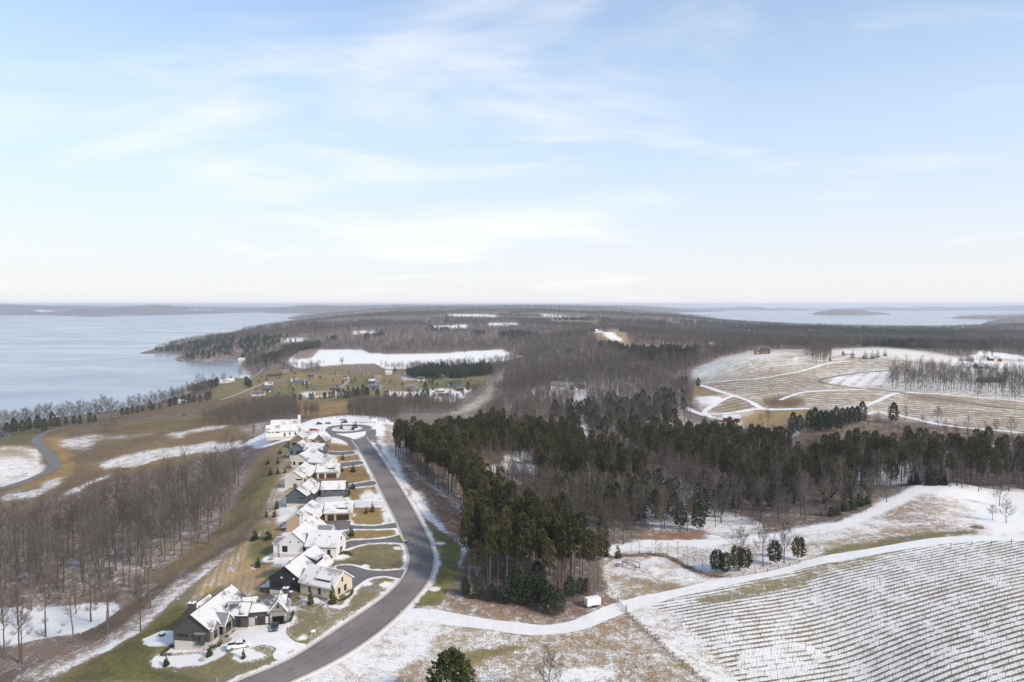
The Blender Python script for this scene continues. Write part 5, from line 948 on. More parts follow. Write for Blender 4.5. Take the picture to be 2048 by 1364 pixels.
def type_b(label, O, ang, wall, roof, gpos, gang, gw, d=17, chim=None, w=10, gwall=None):
    h = House('house', label, O, ang, 0); m = h.vol(0, 0, 0, w, d, -3.6, 3.8, 7.2, 'y', wall, roof, .4, M_CONC); h.feat(m, 'f', 1.0, .9, 1.0, 1.9, M_GLASS); h.feat(m, 'f', 4.2, .9, 2.6, 1.6, M_GLASS, mull=1)
    gx, gy = h.local(*gpos); g = h.vol(gx, gy, gang - ang, gw, 8.8, -1.2, 3.8, 6.9, 'x', gwall or wall, roof, .4, M_CONC); h.feat(g, 'f', 3.0, 1.2, 1.0, 1.4, M_GLASS); h.feat(g, 'f', 7.4, 1.2, 1.0, 1.4, M_GLASS); h.feat(g, 'r', 3.4, 1.0, 1.4, 1.5, M_GLASS); en = h.vol(w - .8, 9, 0, 3.4, 5.5, -.9, 3.2, 5.2, 'x', M_STONE, roof, .3); h.feat(en, 'r', 2.0, .1, 1.1, 2.2, M_WOOD, 'door')
    if chim: h.chimney(*chim, 1.5, 2, 9.0, M_STONE)
    dk = MB(); dk.box(-3.2, -.05, 3, 8, -.5, -.25); dk.build('deck', M_TRIMW, h.e); return h
type_b('ivory house with grey hipped corner and snowy side wing', (-122.2, 374.5), -7, W7, M_RSNOW, (-111.6, 369.6), -13, 13.2, 17)
type_b('blue-grey house with shingled gable and snowy wing', (-132.6, 402.4), 0, W8, M_RGREY, (-123.6, 401.0), -7, 11.6, 18, (6.6, 12.0), 8.8)
h = House('house', 'brown stone house with chimney beside the snowy turning circle', (-140.4, 428), 6, 0); m = h.vol(0, 0, 0, 9.6, 18, -3, 4, 7.6, 'y', W9, M_RGREY, .4, M_CONC); h.feat(m, 'f', 1.4, .8, 2.0, 1.4, M_GLASS); h.chimney(3.6, 12.5, 1.7, 2, 9.4, M_STONE)
g = h.vol(*h.local(-126.6, 432), -16, 7.8, 9, -1, 3.4, 7.0, 'y', W9, M_RGREY, .4); h.feat(g, 'f', 4.8, .6, 1.6, 1.6, M_GLASS); h.feat(g, 'f', 1.2, .6, 2.2, 2.2, M_WFRAME, mull=2, bars=1); lk = h.vol(8.6, 6, 0, 7, 6, -1, 3.4, 6.2, 'x', W9, M_RSNOW, .3); lk2 = h.vol(7.5, 12, 0, 7, 6, -1, 3.6, 6.6, 'x', W9, M_RGREY, .3)
h = House('house', 'large white farmhouse with tall white chimney at the street end', (-166.5, 458), 14, 0); m = h.vol(0, 0, 0, 20, 9.0, -2.4, 3.8, 7.0, 'x', W3, M_RSNOW, .4, M_CONC)
for u, z, w_, h_ in [(1.6, 2.7, .5, .5), (4.2, 2.7, .5, .5), (6.6, 2.7, 2.0, .5), (11.6, .1, .9, 2.2), (15.0, .9, .8, 1.6), (18.6, .9, .8, 1.6)]: h.feat(m, 'f', u, z, w_, h_, M_GLASS, 'door' if z < .2 else 'window')
m2 = h.vol(2.5, 9.1, 0, 18.5, 9.0, -2, 5.6, 9.0, 'x', W3, M_RSNOW, .4); dv = h.vol(8.6, 8.9, 0, 4, 4, 5, 6.6, 8.6, 'y', W3, M_RSNOW, .3); h.feat(dv, 'f', 1.4, 5.5, 1.0, 1.3, M_GLASS); h.chimney(20.9, 13.6, 1.7, 0, 12.0, W3); h.feat(m2, 'r', 2.5, 3.2, 1.4, 1.6, M_GLASS); h.feat(m2, 'r', 5.5, 3.2, 1.4, 1.6, M_GLASS)
# ---------------------------------------------------------------- far houses and farm buildings
FW = {'white': W3, 'grey': mat('far_grey_siding', (.24, .255, .28), .8, .2, .08, .5), 'blue': W8, 'tan': mat('far_tan_siding', (.40, .33, .24), .8, .2, .08, .5), 'dark': W5, 'red': mat('red_barn_boards', (.19, .045, .035), .8, .1, .15, .5), 'brown': W9, 'cream': W2c}
FR = {'snow': M_RSNOW, 'grey': mat('grey_shingles', (.115, .115, .125), .8, .2, .15, .6), 'dark': mat('dark_shingles', (.065, .065, .07), .8, .2, .15, .6), 'tan': mat('tan_shingles', (.24, .19, .145), .8, .2, .15, .6), 'half': M_RGREY, 'metal': mat('pale_barn_roof', (.55, .57, .60), .5, .4, .06, .3)}
def far_house(label, px, py, ang, w, d, ze, zr, wall, roof, wing=None, cat='house', ax='x', name='house', wins=True, gable=None):
    p = at(px, py); h = House(name, label, (p[0] - w / 2, p[1]), ang, float(p[2]), cat); m = h.vol(0, 0, 0, w, d, -2, ze, zr, ax, FW[wall], FR[roof], .5, None, False)
    if wins:
        n = max(2, int(w / 4))
        for k in range(n): h.feat(m, 'f', (k + .3) * w / n, 1.0, 1.3, 1.5, M_GLASS)
        if ze > 4.6:
            for k in range(n): h.feat(m, 'f', (k + .3) * w / n, 3.6, 1.3, 1.3, M_GLASS)
        h.feat(m, 'r', d * .3, 1.0, 1.3, 1.5, M_GLASS); h.feat(m, 'l', d * .4, 1.0, 1.3, 1.5, M_GLASS)
    else: h.feat(m, 'f', w * .35, .1, w * .3, 3.0, M_WFRAME, 'door')
    if wing:
        wx, wy, ww, wd, wz, wr, wax = wing; g = h.vol(wx, wy, 0, ww, wd, -2, wz, wr, wax, FW[gable or wall], FR[roof], .45, None, False); h.feat(g, 'f', ww * .25, .2, ww * .5, 2.2, M_WFRAME, 'garage_door')
    return h
FH = [
 ('grey two-storey house with white trim by the village lane', 533,783,-10,14,9,5,8.5,'blue','grey',(12,-3,8,8,3,6,'y')),
 ('white cottage with brown porch roof on the village lawn', 536,770,8,15,8,3.2,6.2,'white','tan',(2,-3,6,6,4,7,'y')),
 ('white house with a snow-covered yard below the village lane', 515,792,12,20,10,3.4,6.6,'white','grey',None),
 ('tan ranch house with hipped look beside a row of small spruces', 642,792,12,18,10,3,6.2,'tan','tan',(14,4,16,9,3,6.4,'x')),
 ('brown roofed tan house above the row of small spruces', 668,783,-14,17,10,3,6.4,'brown','dark',None),
 ('large grey gabled house at the bend of the village lane', 748,780,-6,20,12,4.8,8.6,'grey','grey',(4,8,11,11,6,10.5,'y')),
 ('blue-grey two-storey house behind the village lane bend', 744,768,-18,13,10,5.6,9.4,'blue','half',(10,3,9,8,4,7,'x')),
 ('olive garage house tucked behind the blue-grey village house', 756,759,10,12,9,4,7.2,'tan','tan',None),
 ('weathered brown house among bare yard trees', 822,783,-8,19,11,4.8,8.4,'brown','grey',(14,-4,9,9,4,7,'y')),
 ('large dark blue gabled house on a green lawn', 913,772,10,17,12,5.4,9.2,'blue','dark',(-7,3,9,9,4,7.4,'x')),
 ('white house half hidden by the evergreen grove', 888,757,6,18,9,4,7,'white','snow',None),
 ('long blue-grey house beside the brown vineyard', 596,768,-8,22,11,4,8,'grey','grey',(16,6,13,9,4,7.4,'y')),
 ('long low black-roofed house near the shore road', 545,753,-4,24,9,3,4.6,'dark','dark',None),
 ('pale shed with a rounded snow roof at the vineyard corner', 777,749,4,13,9,5,7.6,'white','metal',None),
 ('white cottage under trees at the bay beach', 458,765,14,18,9,4,7.4,'white','snow',(-8,2,9,8,3,6,'x')),
 ('white house with snowy roof on the headland lane', 482,722,6,18,12,5.6,10,'white','snow',None),
 ('small snowy-roofed house on the wooded headland', 508,722,-8,20,10,3.6,7,'white','snow',None),
 ('grey house amid shrubs near the bay bend', 545,735,10,20,10,4,7,'grey','grey',None),
 ('grey garage with snowy roof in the village yard', 588,766,2,10,8,3,5.6,'grey','snow',None),
 ('small red shed in the far village yard', 918,782,-8,9,7,3,5,'red','dark',None),
 ('low brown house in the snowy village yard', 880,785,8,15,9,3,5.4,'brown','half',None),
 ('grey-roofed cabin in the snowy village yard', 886,794,-6,13,8,3,5.4,'tan','grey',None),
 ('low house with snowy roof below the village road', 868,803,10,16,9,3,5.2,'white','snow',None),
 ('white village house with tall chimney on the wooded knoll', 1112,779,-6,14,10,6,10.5,'white','grey',(11,-2,10,9,4,8,'x')),
 ('dark-roofed house beside the white house on the wooded knoll', 1157,779,8,20,9,3.4,6.8,'brown','dark',(2,-4,8,7,3.4,6,'y')),
 ('snowy-roofed house behind the white house on the wooded knoll', 1122,760,14,13,8,4,7,'brown','snow',None),
 ('dark house with grey metal roof at the left valley road', 18,864,-10,17,10,4,8,'dark','dark',(-4,-3,8,6,3,5,'x')),
 ('small dark house cut by the valley lawn edge', -4,876,0,14,9,3,6,'blue','dark',None),
 ('orange brick house with grey roof on the vineyard hilltop', 1530,708,-6,15,11,5,9.6,'brown','dark',(-6,2,8,8,5,8,'y')),
 ('white house on the distant bald ridge top', 1192,664,0,12,9,5,9,'white','snow',None),
 ('white barn under hilltop spruces', 1701,712,4,15,10,4,7,'cream','metal',None),
 ('long snowy-roofed shed behind the vineyard hill', 1422,690,-4,22,10,4,6.6,'white','snow',None),
 ('white shed by the wooded edge of the hill', 1462,691,4,14,9,4,6.6,'white','snow',None),
 ('long dark low house in the hillside wood', 1985,765,-6,26,9,3,5,'dark','dark',None),
 ('grey house among spruces at the hillside wood', 1970,738,8,16,10,4,7,'grey','snow',None),
 ('small tan house beside the shore road bend', 572,745,8,13,8,3,5.6,'tan','tan',None),
 ('grey village house behind the long blue-grey house', 622,757,-10,14,9,4,7,'grey','dark',None),
 ('white village house with a dark roof by the lane end', 842,762,6,13,8,4,7,'white','dark',None),
 ('pale cabin at the foot of the big snowy field', 690,757,-6,11,8,3,5.5,'cream','grey',None),
 ('dark cottage under evergreens above the bay', 400,800,10,14,9,3,6,'brown','dark',None),
 ('white boathouse among the shore trees', 362,806,-8,10,7,3,5,'white','snow',None),
 ('white farmhouse beside the red hill barn', 1955,722,6,12,9,5,8,'white','snow',None)]
for l_, px, py, a_, w_, d_, e_, r_, wl, rf, wg in FH: far_house(l_, px, py, a_, w_, d_, e_, r_, wl, rf, wg)
far_house('red barn with pale metal roof beside the pine wood', 1462, 843, -16, 14, 8, 3.6, 6.4, 'red', 'metal', None, 'barn', 'x', 'barn', False)
far_house('red barn with snowy roof on the far hill', 1990, 722, -14, 15, 9, 4, 6.8, 'red', 'snow', None, 'barn', 'x', 'barn', False)
far_house('white cabin in the snowy clearing of the pine wood', 1046, 958, -14, 12, 8, 2.8, 4.6, 'white', 'snow', None, 'cabin', 'x', 'cabin')
# ---------------------------------------------------------------- vehicles
M_TYRE = mat('tyre_rubber', (.02, .02, .021), .85, .2); M_RIM = mat('wheel_rim', (.45, .45, .47), .35, .5, metal=.6); M_TAIL = mat('tail_lamp', (.35, .02, .015), .3, .5); M_HEAD = mat('head_lamp', (.75, .75, .72), .2, .6); M_CGLASS = mat('car_glass', (.02, .023, .028), .08, .7)
def paint(n, c): return mat(n, c, .28, .5)
def side_prism(b, prof, w, taper=1.0):
    """extrude a side outline (x along the car, z up) across the car's width"""
    n = len(prof); k = len(b.V)
    for s in (-1, 1): b.V += [Vector((x, s * w / 2 * (taper if z > 1.05 else 1), z)) for x, z in prof]
    b.F += [tuple(k + i for i in range(n)), tuple(k + n + i for i in range(n))[::-1]] + [(k + i, k + n + i, k + n + (i + 1) % n, k + (i + 1) % n) for i in range(n)]
def vehicle(kind, name, label, px, py, rz, col, group=None, cat=None, snowtop=False, dz=0.0):
    p = at(px, py); e = tag(empty(name, (p[0], p[1], p[2] + .1 + dz), R(rz)), label, cat or 'car', group); b = MB(); g = MB(); m = paint(*col)
    if kind == 'pickup':
        L0, W, wb = 5.9, 2.0, (-1.85, 1.9); side_prism(b, [(-2.95, .5), (2.9, .45), (2.95, .8), (2.85, 1.12), (1.5, 1.2), (-.95, 1.22), (-2.95, 1.22)], W)
        cab = [(-.95, 1.22), (1.45, 1.2), (.75, 1.86), (-.75, 1.9)]; side_prism(b, cab, W * .97, .86)
        for a_ in ((-2.9, -2.82, -1, 1), (-2.82, -1.0, -1, -.9), (-2.82, -1.0, .9, 1)): b.box(a_[0], a_[1], a_[2], a_[3], 1.22, 1.42)
        bed = MB().box(-2.8, -1.02, -.88, .88, 1.224, 1.27); wr = .41
        gl = [((-.82, 1.28), (.2, 1.28), (.2, 1.78), (-.7, 1.8)), ((.28, 1.28), (1.22, 1.26), (.74, 1.74), (.28, 1.76))]
    else:
        hgt = 1.72 if kind == 'suv' else 1.45; L0, W, wb = 4.7, 1.85, (-1.38, 1.4)
        side_prism(b, [(-2.3, .42), (2.3, .38), (2.36, .62), (2.25, .86), (1.05, .98), (-2.15, 1.0), (-2.34, .8)], W)
        top = [(-2.15 if kind == 'suv' else -1.9, 1.0), (1.1, .98), (.3, hgt - .04), (-1.7 if kind == 'suv' else -1.1, hgt)]; side_prism(b, top, W * .95, .82); wr = .33
        gl = [((top[0][0] + .2, 1.05), (-.42, 1.05), (-.42, hgt - .1), (top[3][0] + .06, hgt - .1)), ((-.34, 1.05), (.86, 1.03), (.26, hgt - .12), (-.34, hgt - .1))]
    body = b.build('body', m, e)
    if kind == 'pickup': bed.build('bed_floor', mat('bed_liner', (.05, .05, .055), .8, .1), e)
    for q in gl:
        for s in (-1, 1):
            w_ = MB(); k = [Vector((x, s * (W / 2 * (.955 if z < 1.35 else .86) + .015), z)) for x, z in q]; k2 = [v - Vector((0, s * .06, 0)) for v in k]; w_.V = k + k2; w_.F = [(0, 1, 2, 3), (7, 6, 5, 4)] + [(i, (i + 1) % 4, 4 + (i + 1) % 4, 4 + i) for i in range(4)]; w_.build('side_window', M_CGLASS, e)
    fx0, fx1, z0, z1 = (1.4, .8, 1.24, 1.82) if kind == 'pickup' else (1.0, .34, 1.02, (1.72 if kind == 'suv' else 1.45) - .08)
    w_ = MB(); o_ = .05; w_.V = [Vector((fx0 + o_, -W * .43, z0 + o_)), Vector((fx0 + o_, W * .43, z0 + o_)), Vector((fx1 + o_, W * .38, z1 + o_)), Vector((fx1 + o_, -W * .38, z1 + o_))]; w_.V += [v - Vector((.06, 0, .06)) for v in w_.V]; w_.F = [(0, 1, 2, 3), (7, 6, 5, 4)] + [(i, 4 + i, 4 + (i + 1) % 4, (i + 1) % 4) for i in range(4)]; w_.build('windshield', M_CGLASS, e)
    if kind != 'pickup':
        bx0, bx1 = (-2.16, -1.74) if kind == 'suv' else (-1.95, -1.15); w_ = MB(); w_.V = [Vector((bx0 - .03, -W * .42, 1.06)), Vector((bx0 - .03, W * .42, 1.06)), Vector((bx1 - .04, W * .37, 1.38 if kind == 'car' else 1.62)), Vector((bx1 - .04, -W * .37, 1.38 if kind == 'car' else 1.62))]; w_.V += [v + Vector((.06, 0, -.03)) for v in w_.V]; w_.F = [(3, 2, 1, 0), (4, 5, 6, 7)] + [(i, (i + 1) % 4, 4 + (i + 1) % 4, 4 + i) for i in range(4)]; w_.build('rear_window', M_CGLASS, e)
    for x in wb:
        for s in (-1, 1):
            T = TB(1); T.tube([(x, s * (W / 2 - .2), wr), (x, s * (W / 2 + .03), wr)], [wr, wr], 12); n0 = len(T.V); T.F.append(tuple(range(n0 - 12, n0))); T.F.append(tuple(range(12))[::-1]); wh = mesh_obj('wheel', T.V, T.F, M_TYRE, e)
            T = TB(1); T.tube([(x, s * (W / 2), wr), (x, s * (W / 2 + .045), wr)], [wr * .6, wr * .6], 8); n0 = len(T.V); T.F.append(tuple(range(n0 - 8, n0))); mesh_obj('rim', T.V, T.F, M_RIM, wh)
    xf, xr, zl = (2.9, -2.97, .92) if kind == 'pickup' else (2.24, -2.33, .78)
    for s in (-1, 1): MB().box(xf - .05, xf + .05, s * W * .4 - .16, s * W * .4 + .16, zl - .09, zl + .09).build('headlight', M_HEAD, e); MB().box(xr - .03, xr + .05, s * W * .42 - .1, s * W * .42 + .1, zl - .1, zl + .16).build('taillight', M_TAIL, e)
    if snowtop: z = 1.46 if kind == 'car' else 1.74; MB().box(-1.2, .2, -.66, .66, z - .02, z + .05).build('snow_cover', SNOW, e)
    return e
WHITE = ('white_paint', (.74, .74, .73)); RED = ('red_paint', (.42, .025, .03)); BLACK = ('black_paint', (.03, .025, .028)); GREY = ('grey_paint', (.13, .13, .14)); GREEN_P = ('dark_green_paint', (.045, .06, .062))
vehicle('pickup', 'pickup_truck', 'white pickup truck with dark open bed on the snowy forecourt', 479, 1296, 20, WHITE, cat='pickup')
vehicle('car', 'parked_car', 'dark green car backed out of the open garage door', 550, 1258, -77, GREEN_P)
vehicle('suv', 'parked_car', 'red car parked behind the street-end turning circle', 625, 862, 10, RED); vehicle('suv', 'parked_car', 'red car with light plate nearest the turning circle', 632.5, 862.5, 14, ('bright_red_paint', (.5, .03, .03)))
vehicle('suv', 'parked_car', 'black car on the snowy apron near the white farmhouse', 639, 849, 20, BLACK); vehicle('car', 'parked_car', 'grey car half under snow on the street-end apron', 656, 848, 150, GREY, snowtop=True)
vehicle('car', 'parked_car', 'snow-topped car behind the island spruces', 687, 841, 30, GREY, snowtop=True); vehicle('suv', 'parked_car', 'dark car below the snow-topped car by the island', 689, 846, 170, BLACK)
vehicle('pickup', 'pickup_truck', 'white pickup truck parked on the snowy valley lot', 50, 951, 6, WHITE, cat='pickup'); vehicle('suv', 'moving_car', 'black car driving the valley road above the bay', 369, 831, 8, BLACK)
def trailer(label, px, py, rz, l, w, h_, m, roof=None, name='trailer', group=None):
    p = at(px, py); e = tag(empty(name, (p[0], p[1], p[2] + .05), R(rz)), label, 'trailer', group); bm_ = bmesh.new(); bmesh.ops.create_cube(bm_, size=1.0)
    for v in bm_.verts: v.co = Vector((v.co.x * l, v.co.y * w, (v.co.z + .5) * h_ + .45))
    bmesh.ops.bevel(bm_, geom=bm_.edges[:], offset=.1, segments=2, affect='EDGES'); me = bpy.data.meshes.new('body'); bm_.to_mesh(me); me.materials.append(m); o = bpy.data.objects.new('body', me); COL.objects.link(o); o.parent = e
    for s in (-1, 1):
        for x in (-.45, .45): T = TB(1); T.tube([(x, s * (w / 2 - .15), .34), (x, s * (w / 2 + .06), .34)], [.34, .34], 10); n0 = len(T.V); T.F.append(tuple(range(n0 - 10, n0))); mesh_obj('wheel', T.V, T.F, M_TYRE, e)
    b = MB(); b.box(l / 2, l / 2 + 1.3, -.06, .06, .45, .57); b.box(l / 2 + 1.1, l / 2 + 1.18, -.05, .05, 0, .449); b.build('drawbar', M_FRAME, e); MB().box(-l / 2 + .1, l / 2 - .1, -w / 2 + .08, w / 2 - .08, h_ + .452, h_ + .53).build('snow_cover', SNOW, e); MB().box(-l / 2 - .03, -l / 2 + .02, -w * .4, w * .4, .6, h_ + .2).build('rear_door', M_WFRAME, e)
    return e
M_TRW = mat('trailer_white', (.72, .72, .72), .4, .4, .05, 1)
trailer('white enclosed trailer under the plantation edge by the gate', 1185, 1212, 22, 4.6, 2.1, 2.1, M_TRW)
trailer('long pale trailer with snowy roof at the street-end apron', 724, 846, 4, 9.5, 2.4, 2.6, mat('trailer_grey', (.55, .52, .50), .6, .3, .05, 1)); trailer('short white box trailer beside the long trailer', 749, 845, 8, 3.6, 2.1, 2.3, M_TRW)
# ---------------------------------------------------------------- bins, person, yard pieces
def bin_(label, px, py, m, lid, name='wheelie_bin'):
    p = at(px, py); e = tag(empty(name, (p[0], p[1], p[2] + .1), R(20)), label, 'bin'); b = MB(); b.V = [Vector((x, y, 0)) for x, y in ((-.24, -.28), (.24, -.28), (.24, .28), (-.24, .28))] + [Vector((x, y, 1.02)) for x, y in ((-.32, -.36), (.32, -.36), (.32, .36), (-.32, .36))]; b.F = [(3, 2, 1, 0), (4, 5, 6, 7)] + [(i, (i + 1) % 4, 4 + (i + 1) % 4, 4 + i) for i in range(4)]; b.build('bin_body', m, e)
    MB().box(-.36, .36, -.4, .42, 1.024, 1.12).build('lid', lid, e); MB().box(-.3, .3, .42, .47, .92, .98).build('handle', M_FRAME, e)
    for s in (-1, 1): T = TB(1); T.tube([(s * .22, .3, .14), (s * .32, .3, .14)], [.14, .14], 8); mesh_obj('wheel', T.V, T.F, M_TYRE, e)
LIME = mat('lime_plastic', (.36, .52, .04), .5, .3); bin_('lime green wheelie bin at the drive mouth', 802, 1077, LIME, mat('lime_lid', (.55, .68, .25), .5, .3)); bin_('black wheelie bin with snow on its lid at the drive mouth', 811, 1087, M_FRAME, M_TRIMW); bin_('dark green bin on the snowy apron beside the red cars', 636, 867, GREEN_B := mat('green_bin', (.04, .07, .06), .5, .3), GREEN_B)
def person():
    p = at(818.5, 1083.5); e = tag(empty('person', (p[0], p[1], p[2] + .05), R(10)), 'person in light blue jacket and dark trousers walking on the road', 'person')
    V = [(0, 0, .95), (0, 0, 1.15), (0, .01, 1.42), (0, .01, 1.52), (0, .02, 1.62), (0, .02, 1.72), (.09, 0, .92), (.1, .12, .5), (.1, .08, .08), (.1, .2, .04), (-.09, 0, .92), (-.1, -.1, .5), (-.1, -.26, .12), (-.1, -.16, .04), (.19, .0, 1.40), (.25, -.08, 1.12), (.22, -.02, .88), (-.19, 0, 1.40), (-.25, .1, 1.12), (-.22, .2, .92)]
    E = [(0, 1), (1, 2), (2, 3), (3, 4), (4, 5), (0, 6), (6, 7), (7, 8), (8, 9), (0, 10), (10, 11), (11, 12), (12, 13), (2, 14), (14, 15), (15, 16), (2, 17), (17, 18), (18, 19)]
    rad = [.16, .15, .17, .07, .1, .085, .1, .07, .05, .04, .1, .07, .05, .04, .075, .055, .04, .075, .055, .04]
    me = bpy.data.meshes.new('body'); me.from_pydata(V, E, []); o = bpy.data.objects.new('body', me); COL.objects.link(o); o.parent = e; md = o.modifiers.new('skin', 'SKIN')
    for sv, r_ in zip(me.skin_vertices[0].data, rad): sv.radius = (r_, r_ * .85)
    me.skin_vertices[0].data[0].use_root = True; o.modifiers.new('sub', 'SUBSURF').levels = 1; o.modifiers['sub'].render_levels = 1
    m = bpy.data.materials.new('walker_clothes'); m.use_nodes = True; nt = m.node_tree; g = N(nt, 'ShaderNodeTexCoord'); s_ = N(nt, 'ShaderNodeSeparateXYZ'); nt.links.new(g.outputs['Object'], s_.inputs[0]); cr = N(nt, 'ShaderNodeValToRGB'); cr.color_ramp.interpolation = 'CONSTANT'; mr = N(nt, 'ShaderNodeMath', operation='DIVIDE', ins={1: 2.0}); nt.links.new(s_.outputs[2], mr.inputs[0]); nt.links.new(mr.outputs[0], cr.inputs[0]); el = cr.color_ramp.elements; el[0].position = 0; el[0].color = (.02, .02, .024, 1); el[1].position = .46; el[1].color = (.10, .34, .46, 1); q = el.new(.755); q.color = (.45, .30, .22, 1); q = el.new(.835); q.color = (.05, .035, .03, 1); nt.links.new(cr.outputs[0], nt.nodes['Principled BSDF'].inputs['Base Color']); me.materials.append(m)
person()
# landscaping spruces and shrubs round the houses
SPR = [(332,1332,.30,'spruce','small dark spruce in the snowy bed left of the charcoal farmhouse'),(419,1312,.34,'spruce','small dark spruce at the right corner of the charcoal farmhouse'),(487,1317,.30,'cedar','small cone spruce on the snowy island bed beside the pickup'),(621,1208,.55,'cedar','yellowish spruce in a snow ring below the cream wing'),(665,1207,.68,'cedar','tall dense spruce at the cream wing corner'),
 (660,1128,.56,'cedar','columnar spruce between the black house and white house'),(516,1134,.40,'spruce','spruce in a snow ring on the straw bank behind the black house'),(510,1080,.50,'spruce','left spruce of the pair behind the white farmhouse'),(537,1079,.50,'spruce','right spruce of the pair behind the white farmhouse'),(703,1072,.46,'spruce','spruce in the snow-edged bed right of the white farmhouse'),
 (745,1024,.52,'cedar','bushy spruce on the lawn right of the tan house'),(732,1027,.36,'cedar','short shrubby spruce beside the bushy lawn spruce'),(554,1018,.52,'cedar','spruce behind the tan house, nearer the slate house'),(549,1034,.44,'cedar','short cedar behind the tan house'),(533,1034,.4,'cedar','small cedar on the snowy bank behind the tan house'),(706,978,.42,'spruce','spruce right of the slate house garage drive'),(690,976,.34,'spruce','slim spruce against the slate house garage'),
 (706,944,.5,'spruce','spruce on the golden lawn right of the pale grey house'),(684,943,.42,'cedar','cedar close to the pale grey house garage'),(541,950,.48,'spruce','spruce behind the pale grey house'),(556,948,.5,'cedar','bushy cedar behind the pale grey house'),(570,946,.4,'cedar','low brown cedar behind the pale grey house'),(536,928,.42,'spruce','left spruce behind the ivory house'),(556,927,.46,'cedar','grey-green cedar behind the ivory house'),
 (686,919,.48,'cedar','spruce on the golden lawn beside the ivory house'),(560,907,.38,'spruce','spruce behind the blue-grey house'),(683,858,.55,'spruce','spruce alone at one end of the turning-circle island'),(706,860,.55,'spruce','front spruce of the pair on the turning-circle island'),(711,856,.6,'spruce','rear spruce of the pair on the turning-circle island')]
for px, py, s, kd, lb in SPR:
    p = at(px, py); tree(kd, 'spruce_tree', p[0], p[1], s, lb, 'tree', None, None, 1.25 if kd == 'spruce' else 1.1)
for i in range(2): K['shrub%d' % i] = [bush_meshes(400 + i, .9, .9, 22, [M_BRUSH, M_RUST][i])]
def shrubs(kind, pts, label, group):
    for px, py in pts:
        p = at(px, py); o = bpy.data.objects.new('shrub', K[kind][0]); COL.objects.link(o); o.location = (p[0], p[1], p[2] + .05); s = RT.uniform(.7, 1.4); o.scale = (s, s, s); o.rotation_euler = (0, 0, RT.uniform(0, 6)); tag(o, label, 'shrub', group)
shrubs('shrub1', [(686,1192),(690,1188),(694,1184),(682,1196),(678,1200)], 'russet leafless shrub against the cream garage end wall', 'russet shrubs at the cream wing')
shrubs('shrub0', [(350+8*i, 1311 - .6*i) for i in range(7)], 'small bare shrub in the snowy bed below the charcoal gable', 'bare shrubs below the charcoal gable')
shrubs('shrub0', [(602,1196),(610,1198),(618,1201),(640,1208),(648,1211),(656,1213)], 'small dry grass clump along the cream wall', 'dry clumps along the cream wall')
shrubs('shrub0', [(672+5*i, 861 + (i%3)*1.6) for i in range(9)], 'dry grass clump on the turning-circle island', 'dry clumps on the island')
shrubs('shrub1', [(640,1058),(645,1053),(650,1046),(632,1003),(640,1000)], 'small russet shrub by a garage entry court', 'russet shrubs by entry courts')
M_HEDGE = leaf_mat('hedge_leaves', (.04, .045, .022), (.075, .08, .04))
def hedge(label, pts, w=.7, h_=.7):
    C = resample(atl(pts), .35); T = TB(9); r = T.r
    for x, y in C:
        for k in range(22): c = Vector((x + r.uniform(-w, w) * .5, y + r.uniform(-w, w) * .5, zat(x, y) + .1 + r.uniform(0, h_))); d = rv(r); T.card(c, d, d.cross(rv(r)).normalized(), .3, .2)
    o = mesh_obj('hedge', T.V, T.F, M_HEDGE); tag(o, label, 'hedge')
hedge('clipped dark hedge angled beside the entry of the charcoal farmhouse', [(422,1296),(438,1294),(446,1284),(456,1274)]); hedge('short dark hedge stepping down the left of the charcoal gable', [(322,1311),(334,1302),(345,1292)]); hedge('low hedge joining the charcoal gable foundation', [(324,1312),(343,1311)]); hedge('hedge by the garage end of the charcoal farmhouse', [(566,1248),(580,1244),(585,1234),(586,1226)]); hedge('curved dark hedge around the cream garage corner', [(675,1204),(690,1200),(702,1192),(706,1182)])
hedge('dark hedge triangle at the white farmhouse wing corner', [(672,1112),(690,1106),(704,1112)], 1.2, .7); hedge('curved dark hedge on the slate house drive', [(686,996),(694,994),(699,988),(698,981)]); hedge('dark shrubs line between entry and garage of the charcoal farmhouse', [(470,1262),(478,1254),(482,1248)])
# patio furniture, air units, signs
p = at(324, 1273); e = tag(empty('patio_table', (p[0], p[1], p[2] + .06), R(20)), 'dark rectangular fire table on the snowy paved patio', 'table'); MB().box(-.9, .9, -.5, .5, .55, .65).build('table_top', M_FRAME, e); MB().box(-.6, .6, -.3, .3, 0, .549).build('table_base', M_FRAME, e); MB().box(-.5, .5, -.12, .12, .652, .72).build('burner', M_TRIMW, e)
sheet('patio', atl([(285,1279),(325,1262),(346,1262),(347,1290),(318,1291),(297,1293)]), SNOW, .10, 1.2)
def ac(label, px, py, s=1.0):
    p = at(px, py); e = tag(empty('air_conditioner', (p[0], p[1], p[2]), R(-10)), label, 'air conditioner'); MB().box(-.5 * s, .5 * s, -.5 * s, .5 * s, .05, 1.05 * s).build('casing', mat('unit_grey', (.12, .125, .13), .6, .3), e); MB().box(-.46 * s, .46 * s, -.46 * s, .46 * s, 1.053 * s, 1.12 * s).build('fan_grille', M_TRIMW, e)
ac('dark air conditioner unit beside the cream wing corner', 582, 1191, 1.2); ac('black box unit against the white farmhouse gable', 590, 1112, 1.5)
def stone(label, px, py, s):
    p = at(px, py); T = bmesh.new(); bmesh.ops.create_icosphere(T, subdivisions=2, radius=s)
    for v in T.verts: v.co = Vector((v.co.x * 1.2, v.co.y, v.co.z * .75)) * (1 + .14 * math.sin(v.co.x * 7 + v.co.y * 5 + v.co.z * 9))
    me = bpy.data.meshes.new('boulder'); T.to_mesh(me); me.materials.append(M_STONE); o = bpy.data.objects.new('boulder', me); COL.objects.link(o); o.location = (p[0], p[1], p[2] + s * .3); tag(o, label, 'boulder')
